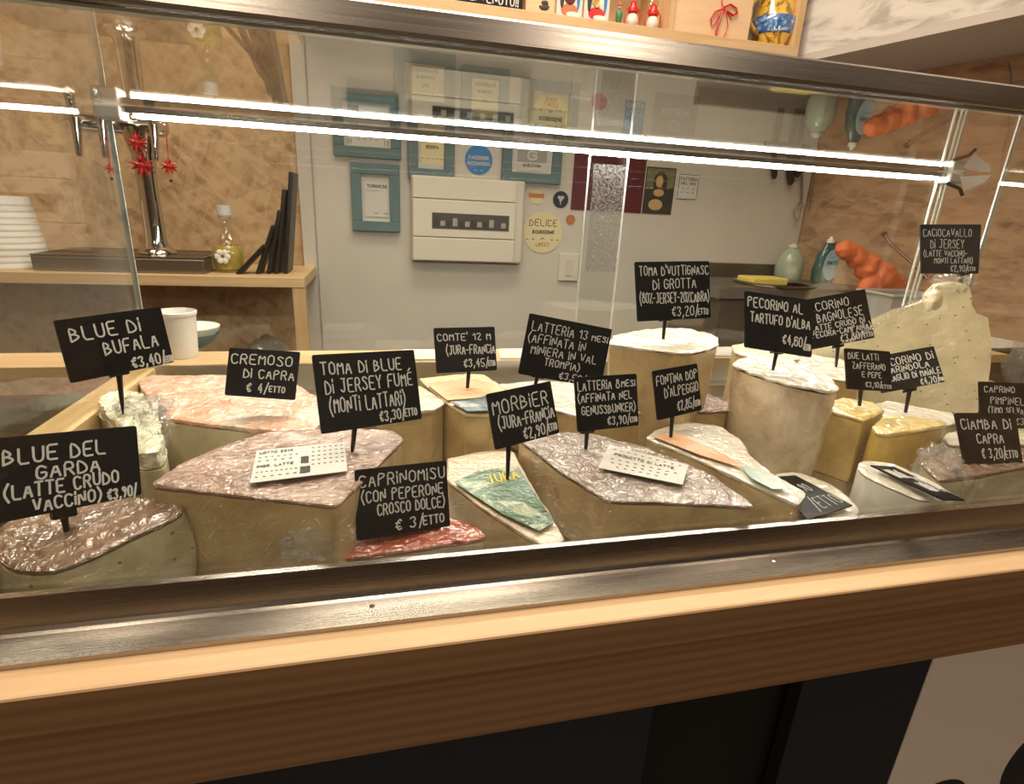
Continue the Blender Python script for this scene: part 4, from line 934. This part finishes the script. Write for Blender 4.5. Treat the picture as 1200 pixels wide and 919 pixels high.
def plane_of(pts3):
    c = sum(pts3, Vector())/len(pts3); nrm = Vector()
    for i in range(len(pts3)): nrm += (pts3[i-1]-c).cross(pts3[i]-c)
    nrm.normalize(); return c, (nrm if nrm.z > 0 else -nrm)
def decal(t, topp, pts, mt, name='printed_label', lift=.0022, th=.0006, prints=(), pw=.0008, pm='ink', wave=0):
    """label lying on the top face: topp = outline used for the cheese, pts = [(px,py)]"""
    lift += .0016
    c, nr = plane_of([PZ(*p) for p in topp]); q = []
    for px, py in pts:
        d = ray(px, py); o = Vector((0, 0, H)); s = (c+nr*lift-o).dot(nr)/d.dot(nr); q.append(o+d*s)
    mb = MB().hexa(q, -nr*th) if not wave else MB().hexa(q, -nr*th)
    ob = mb.obj(name, mt, t)
    if prints:
        q4 = (q[0], q[1], q[2], q[3])
        m3 = writing(q4, prints, 0, pw, 11)
        # lift the writing above the label whatever the winding
        nn = (q[3]-q[0]).cross(q[1]-q[0]).normalized(); sg = 1 if nn.dot(nr) > 0 else -1
        m3.v = [v + nr*.0004 for v in m3.v]; m3.obj('label_print', M_[pm], ob)
    return ob
def clump(t, px, py, z, r, seed, name='film_clump'):
    c = PZ(px, py, z); MB().blob(c, r, 4, .55, 9, seed).obj(name, M_['film'], t, smooth='full')

# --- front row
tG = [(-6,612,-.262),(60,590,-.262),(165,580,-.262),(208,587,-.262),(218,598,-.262),(70,668,-.272),(20,668,-.275),(-6,655,-.275)]
t = cheese('blue cheese wedge with dark rind at the front left corner, under the largest sign', tG, 'grey', 'dark', r=.02, bulge=.006)
tT = [(175,567,-.245),(205,546,-.245),(245,527,-.243),(310,505,-.241),(400,499,-.241),(462,503,-.241),(473,514,-.241),(395,591,-.245)]
t = cheese('big tan cheese wedge with brown wrapped top and a white barcode label, front left', tT, 'brown', 'brown', r=.008)
W8 = [('- - - - - -', .05, .95, .18, .22)]
decal(t, tT, [(301,528),(404,518),(407,552),(293,566)], M_['paper'], 'paper_label', .003, prints=[('LOTTO 2214', .04, .40, .08, .16), ('- - - - - - -', .04, .46, .26, .29), ('- - - - -', .04, .4, .38, .41), ('iNGR. LATTE', .04, .42, .52, .60), ('- - - - - - - - -', .04, .46, .72, .75), ('- - - - - -', .04, .46, .86, .89), ('||', 0,0,0,0), ('- - - - - -', .62, .97, .1, .13), ('- - - - - -', .62, .97, .24, .27), ('- - - - - -', .62, .97, .38, .41), ('- - - - - -', .62, .97, .52, .55), ('- - - - - -', .62, .97, .66, .69), ('1111111111111', .50, .58, .35, .62), ('IIIIIIIIIIII', .50, .60, .70, .92)], pw=.0007)
clump(t, 365, 636, -.285, (.022,.014,.014), 5)
tS = [(398,655,-.303),(430,628,-.303),(470,612,-.303),(515,603,-.303),(556,613,-.303),(574,629,-.303)]
t = cheese('small low red-topped cheese behind the steel rail, left of the green-labelled wedge', tS, 'goat', 'red', r=.012)
tM = [(525,537,-.283),(562,529,-.283),(601,527,-.283),(624,570,-.283),(662,630,-.287),(640,641,-.287),(575,600,-.285),(525,562,-.283)]
t = cheese('grey-rinded cheese wedge with a green printed label, pointing to the front', tM, 'brown', 'tanr', r=.006)
decal(t, tM, [(532,565),(560,552),(607,546),(624,574),(650,612),(632,622),(590,603)], RI['green'], 'printed_label', .0026)
q = decal(t, tM, [(566,556),(604,549),(612,562),(572,572)], RI['green'], 'label_name_patch', .0030, prints=[('JURA', .05, .95, .1, .9)], pw=.0022, pm='yellow')
tL = [(607,512,-.262),(640,505,-.260),(690,506,-.260),(760,523,-.260),(835,555,-.262),(878,587,-.266),(884,592,-.266),(800,588,-.266),(712,585,-.266),(655,550,-.264)]
t = cheese('large tan cheese wedge with silvery wrapped rind and a white label, front centre', tL, 'brown', 'silver', r=.006)
decal(t, tL, [(714,521),(807,545),(800,568),(701,548)], M_['paper'], 'paper_label', .003, prints=[('- - - - - - - - - -', .08, .92, .14, .18), ('PRODOTTO Di LATTE', .12, .85, .30, .42), ('- - - - - - - - -', .1, .9, .55, .58), ('- - - - - - - -', .12, .8, .70, .73), ('- - - - - -', .2, .7, .84, .87)], pw=.0007)
tF = [(757,512,-.265),(770,503,-.265),(800,493,-.265),(840,497,-.265),(868,514,-.265),(881,535,-.265),(905,553,-.266),(944,577,-.268),(936,590,-.268),(872,562,-.267),(810,533,-.266)]
t = cheese('long tan cheese wedge with white papery crust and pale blue print', tF, 'brown', 'white', r=.005)
decal(t, tF, [(868,546),(905,556),(925,573),(905,573),(880,560)], RI['lblue'], 'printed_label', .0026)
decal(t, tF, [(764,511),(790,506),(850,532),(872,549),(820,533)], RI['orange'], 'orange_rind_band', .0024)
tP = [(900,556,-.292),(932,551,-.292),(975,566,-.292),(1012,598,-.294),(985,612,-.296),(930,612,-.296),(905,600,-.295)]
t = cheese('flat white cheese carrying a black sign laid flat, beside the white wedge', tP, 'white', 'white', r=.02, rt=.004)
def laid_sign(t, top, quad, lines, label):
    c, nr = plane_of([PZ(*p) for p in top]); q = []
    for px, py in quad:
        d = ray(px, py); o = Vector((0, 0, H)); s = (c+nr*.0072-o).dot(nr)/d.dot(nr); q.append(o+d*s)
    cc = sum(q, Vector())/4; s_ = thing('price_sign', cc, label, 'sign', 'handwritten price signs')
    MB().hexa(q, -nr*.0016).obj('plate', M_['slate'], s_)
    m3 = writing((q[0], q[1], q[2], q[3]), lines, 0, .0008, 21); m3.v = [v+nr*.0003 for v in m3.v]; m3.obj('lettering', M_['chalk'], s_)
laid_sign(t, tP, [(905,559),(932,557),(999,592),(946,609)], [('€ 2,90', .10, .75, .25, .50), ('/ETTO', .35, .95, .62, .92)], 'black price sign lying flat on the white cheese, half hidden by the long wedge')
tB = [(1004,545,-.262),(1012,538,-.262),(1045,541,-.262),(1092,563,-.266),(1138,591,-.272),(1118,597,-.274),(1065,580,-.270),(1012,556,-.264)]
t = cheese('white mould-rinded cheese wedge with a black sign laid on its sloping top, front right', tB, 'white', 'white', r=.010, rt=.004)
laid_sign(t, tB, [(1020,545),(1048,547),(1131,586),(1104,585)], [('ROBiOLA Di', .08, .60, .12, .42), ('CAPRA', .30, .62, .5, .8), ('€ 2,90', .66, .95, .3, .75)], 'narrow black price sign lying on the white cheese wedge at front right')
tC = [(1078,540,-.27),(1110,528,-.27),(1160,522,-.268),(1225,515,-.268),(1240,540,-.27),(1190,548,-.27),(1140,559,-.272),(1100,562,-.272)]
t = cheese('pale grey cut goat cheese under crinkled pink film at the far front right', tC, 'goat', 'dark', r=.010)
clump(t, 1098, 552, -.275, (.028,.018,.030), 11); clump(t, 1118, 566, -.285, (.022,.014,.018), 14)

# --- second row
tBu = [(108,465,-.222),(135,455,-.222),(160,456,-.222),(182,478,-.224),(192,510,-.228),(190,528,-.230),(160,532,-.232),(140,498,-.226)]
t = cheese('narrow cheese piece in thick crinkled white film beside the left glass', tBu, 'goat', 'bufala', r=.008, wa=.004, rt=.02)
clump(t, 168, 478, -.224, (.026,.020,.010), 22); clump(t, 182, 500, -.236, (.012,.024,.022), 23)
tCa = [(160,446,-.236),(172,438,-.234),(200,434,-.234),(262,436,-.234),(345,448,-.236),(378,468,-.240),(378,492,-.246),(368,503,-.250),(330,505,-.250),(250,496,-.250),(188,487,-.250)]
t = cheese('large flat cheese with pink and white wrapped top at the left rear', tCa, 'goat', 'pink', r=.012, rt=.008)
tA = [(440,458,-.235),(493,452,-.235),(521,471,-.236),(506,479,-.237),(440,484,-.238)]
t = cheese('tan block of cheese behind the tallest sign, left of the orange-labelled wedge', tA, 'brown', 'tanr', r=.004)
tCo = [(491,443,-.235),(548,437,-.234),(567,438,-.234),(602,461,-.236),(600,470,-.237),(574,484,-.238),(546,484,-.238),(521,470,-.236)]
t = cheese('pale yellow cheese wedge with an orange and blue printed rind, rear centre', tCo, 'tan', 'cream', r=.004)
decal(t, tCo, [(500,450),(548,443),(572,448),(593,458),(560,466),(524,469)], RI['orange'], 'printed_label', .0026)
decal(t, tCo, [(527,471),(560,467),(594,460),(598,466),(572,481),(548,482)], RI['bluep'], 'printed_label', .0027)
t13 = [(585,449,-.250),(632,445,-.250),(708,450,-.250),(742,458,-.250),(768,467,-.250),(762,480,-.252),(700,492,-.254),(655,480,-.252),(604,468,-.250)]
t = cheese('low cheese wedge with white wrapped top behind the two long-text signs', t13, 'tan', 'white', r=.006)
tV = [(712,401,-.160),(722,391,-.160),(768,384,-.160),(815,386,-.160),(843,394,-.160),(841,404,-.162),(812,412,-.162),(770,408,-.162)]
t = cheese('tall cut cheese with a pinkish white crust, highest of the rear centre', tV, 'tan', 'white', r=.008, taper=.10, name='cheese_half_wheel', wa=.003)
t12 = [(800,461,-.252),(824,457,-.252),(857,473,-.254),(852,480,-.255),(800,482,-.255)]
t = cheese('small tan cheese with reddish wrapped top between the tall cut cheese and the drum', t12, 'tan', 'brown', r=.004)
# drum
import math as _m
cD = (PZ(865,430,-.19)+PZ(988,445,-.19))/2; rD = (PZ(865,430,-.19)-PZ(988,445,-.19)).length/2*1.0
rDy = .066
cD = Vector((cD.x, .612, H-.19))
Tdr = [cD+Vector((rD*math.cos(2*math.pi*k/40), rDy*math.sin(2*math.pi*k/40), .003*math.sin(4*math.pi*k/40)+.006*math.cos(2*math.pi*k/40-2.4))) for k in range(40)]
t = cheese3('tall upright drum of pale natural-rinded cheese wrapped in film, right of centre', Tdr, 'drum', 'white', 'cheese_drum', .10, None, .006, .004, .003, None, .002)
tSl = [(858,404,-.186),(876,401,-.186),(932,413,-.188),(938,420,-.190),(900,422,-.190),(862,412,-.188)]
t = cheese('tall tan slab of cheese standing directly behind the drum', tSl, 'tan', 'cream', r=.004)
tBg = [(918,421,-.215),(950,415,-.215),(990,421,-.215),(1014,436,-.216),(1010,447,-.218),(960,441,-.218),(925,434,-.217)]
t = cheese('tan cheese with a whitish top behind the drum, right side', tBg, 'tan', 'white', r=.008)
tLo = [(1000,478,-.262),(1040,469,-.262),(1118,484,-.262),(1126,494,-.264),(1090,500,-.265)]
t = cheese('low flat cheese with a whitish top behind the yellow block', tLo, 'goat', 'white', r=.004)
tSa = [(960,476,-.238),(985,466,-.237),(1022,470,-.238),(1037,480,-.240),(1013,492,-.242),(985,484,-.241)]
t = cheese('golden saffron cheese wedge between the drum and the yellow block', tSa, 'saff', 'yellow', r=.004)
tYe = [(1022,499,-.246),(1037,487,-.244),(1075,488,-.245),(1109,494,-.247),(1110,498,-.247),(1044,509,-.248),(1028,507,-.248)]
t = cheese('bright yellow cheese block with smooth cut front', tYe, 'yellow', 'yellow', r=.008, bulge=.002)
tSm = [(1104,509,-.268),(1125,503,-.268),(1150,507,-.268),(1150,520,-.27),(1112,522,-.27)]
t = cheese('small round white cheese just behind the sign with the blue glint', tSm, 'white', 'white', r=.02, rt=.004)
tPi = [(1150,508,-.262),(1190,500,-.262),(1235,503,-.262),(1235,520,-.264),(1160,520,-.264)]
t = cheese('small cheese in clear film behind the rightmost signs', tPi, 'goat', 'bufala', r=.01, rt=.006)
# caciocavallo: a pear shape cut open towards the viewer's left
top3 = PY(1110, 331, .70); cc = Vector((PY(1100, 400, .70).x, .705, deckz(.70)+.001)); hh = top3.z-cc.z
prof = [(0,0),(.070,.004),(.092,.022),(.104,.05),(.106,.085),(.100,.125),(.088,.165),(.070,.20),(.050,hh-.045),(.038,hh-.032),(.034,hh-.018),(.026,hh-.006),(.012,hh-.001),(0,hh)]
t = thing('caciocavallo_cheese', cc, 'tall pear-shaped cheese cut open, pale yellow, wrapped in film at the right rear', 'cheese')
n = 64; V = []; cutn = Vector((-.55, -.83, 0)).normalized(); cutd = .012
for r_, z_ in prof:
    for k in range(n):
        an = 2*math.pi*k/n
        rl = .03+.165*max(0, min(1, (hh-.03-z_)/(hh-.17)))**.9 if .02 < z_ < hh-.03 else r_
        rl = rl if z_ > .12 else (.195 if z_ > .02 else r_*2)
        d = Vector(((rl if math.cos(an) < 0 else r_*.75)*math.cos(an), r_*math.sin(an)*.85, z_)); s = d.dot(cutn)
        if s > cutd: d -= cutn*(s-cutd)
        d += wob(d*1.0+cc, .0022, 18); V.append(cc+d)
mb = MB()
mb.add(V, [(i*n+k, i*n+(k+1) % n, (i+1)*n+(k+1) % n, (i+1)*n+k) for i in range(len(prof)-1) for k in range(n)])
for j, f in enumerate(mb.f):
    c_ = sum((mb.v[i] for i in f), Vector())/4 - cc
    mb.m[j] = 0 if c_.dot(cutn) > cutd-.0035 else 1
cacR = mat_rind('film_rind_pear', [(.3,(.74,.58,.34)),(.6,(.82,.72,.50))], .7, 26)
mb.obj('paste', [PA['holey'], cacR], t, smooth=True)
MB().blob(Vector((cc.x, cc.y, cc.z+hh-.002)), (.027, .022, .014), 4, .5, 9, 31).obj('film_knot', M_['film'], t, smooth='full')
MB().blob(PY(1093, 352, .675), (.013, .012, .017), 3, .2, 5, 3).obj('stem_knob', cacR, t, smooth='full')
MB().hexa([PY(1086, 350, .66), PY(1095, 335, .67), PY(1000, 400, .64), PY(985, 404, .64)], (0, .001, 0)).obj('film_flap', M_['film'], t)

# ================================================================== PRICE SIGNS
def fit_quad(quad, y):
    """find the upright-ish plane through depth y on which the photographed corners make the best rectangle"""
    best = None; cpx = sum(p[0] for p in quad)/4; cpy = sum(p[1] for p in quad)/4; c0 = PY(cpx, cpy, y); o = Vector((0,0,H))
    for yi in range(-50, 56, 5):
        for ti in range(-20, 31, 5):
            a, b = math.radians(yi), math.radians(ti)
            nrm = Vector((math.sin(a)*math.cos(b), -math.cos(a)*math.cos(b), math.sin(b)))
            q = []
            for px, py in quad:
                d = ray(px, py); q.append(o+d*((c0-o).dot(nrm)/d.dot(nrm)))
            e = [(q[(i+1) % 4]-q[i]) for i in range(4)]
            L = [v.length for v in e]
            err = abs(L[0]-L[2])/(L[0]+L[2])*2 + abs(L[1]-L[3])/(L[1]+L[3])*2 + sum(abs(e[i].normalized().dot(e[(i+1) % 4].normalized())) for i in range(4))*.5
            err += abs(math.log((L[0]+L[2])/(L[1]+L[3])/1.38))*.35 + abs(yi+0)*.0012 + abs(ti-5)*.003
            if best is None or err < best[0]: best = (err, q, nrm, yi, ti, L)
    return best
def sign(quad, y, lines, label, pin=None, pinz=None, mt='slate', sw=.0021, foot=False, w=1.0):
    err, q, nrm, yi, ti, L = fit_quad(quad, y)
    cc_ = (q[2]+q[3])/2
    base = PY(*pin[1], y) if pin else cc_
    s_ = thing('price_sign', base, label, 'sign', 'handwritten price signs')
    # plate with rounded corners
    TL, TR, BR, BL = q; out = []
    for i in range(4):
        p0, p1, p2 = q[i-1], q[i], q[(i+1) % 4]
        A = p1+(p0-p1).normalized()*.0022; B = p1+(p2-p1).normalized()*.0022
        out += [A, (A+B)/2*.4+p1*.6, B]
    back = -nrm*.0022
    MB().hexa(out, back).obj('plate', M_[mt], s_)
    m3 = writing(tuple(q), lines, 0, sw*.72, int(quad[0][0])+3); m3.v = [v+nrm*.0002 for v in m3.v]; m3.obj('lettering', M_['chalk'], s_)
    if pin:
        a, b = PY(*pin[0], y+.002), PY(*pin[1], y)
        up = (a-b).normalized(); sdv = (BR-BL).normalized()
        hold = MB()
        hc = a+up*.001
        d = -nrm*.0014
        hold.hexa([hc-sdv*.0085-up*.003+d*-2.2, hc+sdv*.0085-up*.003+d*-2.2, hc+sdv*.0085+up*.006+d*-2.2, hc-sdv*.0085+up*.006+d*-2.2], -nrm*.0062)
        hold.obj('clip', M_['plastic_black'], s_, bevel=.0006)
        MB().tube([a, a*.6+b*.4, b, b-up*.016], [.0030, .0026, .0022, .0008], 8).obj('pin', M_['plastic_black'], s_)
    else:
        sdv = (BR-BL)
        MB().hexa([BL+sdv*.1+back*1.05, BL+sdv*.9+back*1.05, BL+sdv*.9+back*1.05-Vector((0,-.020,0)), BL+sdv*.1+back*1.05-Vector((0,-.020,0))], (0, 0, .0015)).obj('foot', M_['plastic_black'], s_)
    return s_
sign([(62.5,376),(188,359.5),(204,424.5),(83,449.5)], .60, [('BLUE Di', .10, .74, .12, .38), ('BUFALA', .36, .88, .42, .68, -.0), ('€3,40/', .58, .92, .76, .98), ('ETTO', .91, .995, .86, .98)], 'black sign reading Blue di Bufala, pinned in the white wrapped cheese at the left', ((139.5,438),(142.5,468)), sw=.0022)
sign([(-8,514),(160,499),(166,580),(-4,614)], .462, [('BLUE DEL', .05, .73, .13, .35), ('GARDA', .25, .68, .37, .57), ('(LATTE CRUDO', .05, .82, .57, .77), ('VACCiNO)', .22, .68, .78, .97), ('€3,90/', .73, .96, .82, 1.0)], 'largest black sign, reading Blue del Garda, at the front left edge', ((75,604),(78,622)), sw=.0022)
sign([(268.7,407.5),(351.7,412.5),(345.5,469),(263,463)], .66, [('CREMOSO', .05, .90, .10, .34), ('Di CAPRA', .24, .95, .40, .62), ('€ 4/', .30, .60, .70, .92), ('ETTO', .62, .84, .74, .88)], 'black sign reading Cremoso di Capra standing on the pink-topped cheese', sw=.0019)
sign([(365.7,416),(485,410),(494.5,491),(377,509)], .535, [('TOMA Di BLUE', .06, .84, .09, .28), ('Di JERSEY FUMÉ', .08, .94, .31, .52), ('(MONTi LATTARi)', .10, .84, .55, .78), ('€3,30/', .56, .82, .80, .97), ('ETTO', .82, .95, .82, .94)], 'black sign reading Toma di Blue di Jersey Fumé on the barcode-labelled wedge', ((416,499),(413.5,522)), sw=.0018)
sign([(415.7,551),(522.7,540),(527.7,616.7),(418,634)], .475, [('CAPRiNOMiSU', .04, .97, .07, .27), ('(CON PEPERONE', .06, .94, .31, .50), ('CROSCO DOLCE)', .22, .95, .51, .70), ('€ 3/', .40, .70, .76, .95), ('ETTO', .70, .93, .78, .93)], 'black sign reading Caprinomisù standing on the small red-topped cheese', sw=.0018)
sign([(508,384.5),(579.5,383),(582.5,434),(511.7,437.7)], .70, [("COMTE' 12 M", .05, .92, .12, .30), ('(JURA-FRANCiA', .18, .98, .38, .62), ('€3,45/', .45, .86, .70, .92), ('ETTO', .86, .97, .76, .90)], 'small black sign reading Comté 12 M above the orange-labelled wedge', ((549.5,434),(547.5,458)), sw=.0018)
sign([(620.7,367),(717.5,386),(704,455),(607,438)], .655, [('LATTERiA 13', .06, .72, .09, .27), ('MESi', .78, .97, .14, .25), ('(AFFiNATA iN', .04, .72, .29, .46), ('MiNiERA iN VAL', .10, .88, .48, .64), ('TROMPiA)', .28, .70, .66, .80), ('€3,50/', .48, .80, .84, .98)], 'tilted black sign reading Latteria 13 mesi, affinata in miniera, rear centre', ((630,441),(627,452)), sw=.0017)
sign([(570,462),(645,446.7),(655.7,507.5),(581,527.5)], .525, [('MORBiER', .05, .90, .12, .42), ('(JURA-FRANCiA', .10, .96, .44, .70), ('€2,90/', .44, .84, .72, .97), ('ETTO', .84, .97, .78, .93)], 'black sign reading Morbier pinned in the green-labelled wedge', ((596,520),(595,554)), sw=.0020)
sign([(673,442.4),(746,438),(748.5,498.5),(677.4,506.6)], .555, [('LATTERiA 8', .04, .70, .07, .27), ('MESi', .74, .96, .10, .24), ('(AFFiNATA NEL', .03, .90, .30, .48), ('GENUSSBUNKER)', .08, .95, .53, .72), ('€3,90/', .48, .85, .76, .95), ('ETTO', .86, .97, .82, .93)], 'black sign reading Latteria 8 mesi pinned in the silvery front wedge', ((688,506),(686.5,524)), sw=.0016)
sign([(765,435),(817,426),(822.5,480.5),(771,493)], .575, [('FONTiNA DOP', .05, .96, .10, .32), ("D'ALPEGGiO", .20, .96, .36, .60), ('€2,85/', .45, .84, .68, .92), ('ETTO', .85, .97, .76, .90)], "black sign reading Fontina DOP d'Alpeggio pinned in the papery-crusted wedge", ((788,486),(786,513)), sw=.0017)
sign([(744,307),(831,306),(833,372.5),(747.5,377)], .68, [("TOMA D'VUTTiGNASC", .05, .98, .06, .25), ('Di GROTTA', .22, .80, .28, .48), ('(80%-JERSEY-20%CABRA)', .04, .98, .51, .72), ('€3,20/', .46, .82, .76, .96), ('ETTO', .82, .96, .82, .94)], "highest central black sign, reading Toma d'Vuttignasc di Grotta, on the tall cut cheese", ((779.5,375),(777,397)), sw=.0017)
sign([(873,341),(955.5,352.5),(951,419),(873,407)], .62, [('PECORiNO AL', .04, .82, .08, .28), ("TARTUFO D'ALBA", .08, .94, .34, .54), ('€4,60/', .55, .90, .66, .86), ('ETTO', .88, .97, .78, .90)], "black sign reading Pecorino al Tartufo d'Alba pinned in the drum", ((910,413),(906.5,430)), sw=.0022)
sign([(935.4,353),(1013.8,338.7),(1025,396),(946.7,410.6)], .715, [('PECORiNO', .04, .72, .08, .28), ('BAGNOLESE', .22, .90, .30, .52), ('(LATTE CRUDO Di', .06, .90, .53, .66), ('PECORA-CAMPANiA)', .10, .98, .66, .80), ('€3,80/', .50, .84, .80, .98), ('ETTO', .85, .98, .86, .96)], 'black sign reading Pecorino Bagnolese tucked behind the truffle pecorino sign', ((982,406),(980,427)), sw=.0018)
sign([(990,408),(1043,412),(1046,459),(993,456)], .60, [('DUE LATTi', .06, .72, .08, .26), ('ZAFFERANO', .14, .86, .32, .50), ('E PEPE', .34, .76, .54, .70), ('€3,10/', .40, .76, .78, .94), ('ETTO', .76, .97, .84, .94)], 'small dull black sign reading Due Latti Zafferano e Pepe', ((1009,456),(1006,486)), sw=.0013)
sign([(1021,419),(1094,405.5),(1107.5,447.5),(1033,461)], .625, [('PECORiNO Di', .08, .94, .10, .34), ('FARiNDOLA', .16, .84, .34, .54), ('(CAGLiO Di MAiALE', .14, .98, .56, .76), ('€4,70/', .64, .93, .78, .99), ('TTO', .93, .99, .86, .96)], 'tilted black sign reading Pecorino di Farindola, right of the saffron sign', ((1066,458),(1060,489)), sw=.0018)
sign([(1078.7,263),(1150,263),(1146.7,320.7),(1080,320.7)], .70, [('CACiOCAVALLO', .04, .84, .08, .26), ('Di JERSEY', .16, .72, .29, .50), ('(LATTE VACCiNO-', .04, .78, .52, .66), ('MONTi LATTARi)', .22, .88, .67, .80), ('€2,90/', .50, .80, .82, .97), ('ETTO', .80, .93, .86, .95)], 'dark blue sign reading Caciocavallo di Jersey above the pear-shaped cheese', ((1128.5,321),(1123,342)), mt='slate_b', sw=.0013)
sign([(1147.5,447),(1218,450),(1217,503),(1149,500)], .55, [('CAPRiNO', .08, .58, .08, .24), ('PiMPiNELLA', .18, .92, .32, .50), ('(TiMO SELVATiCO)', .14, .98, .54, .70), ('€3,90', .60, .95, .76, .94)], 'black sign reading Caprino Pimpinella at the right edge, behind the goat cheese sign', ((1185,501),(1184,515)), sw=.0014)
sign([(1119,484),(1190,484),(1199,543),(1130.5,544)], .485, [('CiAMBA Di', .06, .88, .10, .34), ('CAPRA', .28, .72, .40, .62), ('€ 3,20/', .32, .72, .68, .92), ('ETTO', .72, .92, .74, .90)], 'black sign reading Ciamba di Capra standing at the front right', None, sw=.0018)
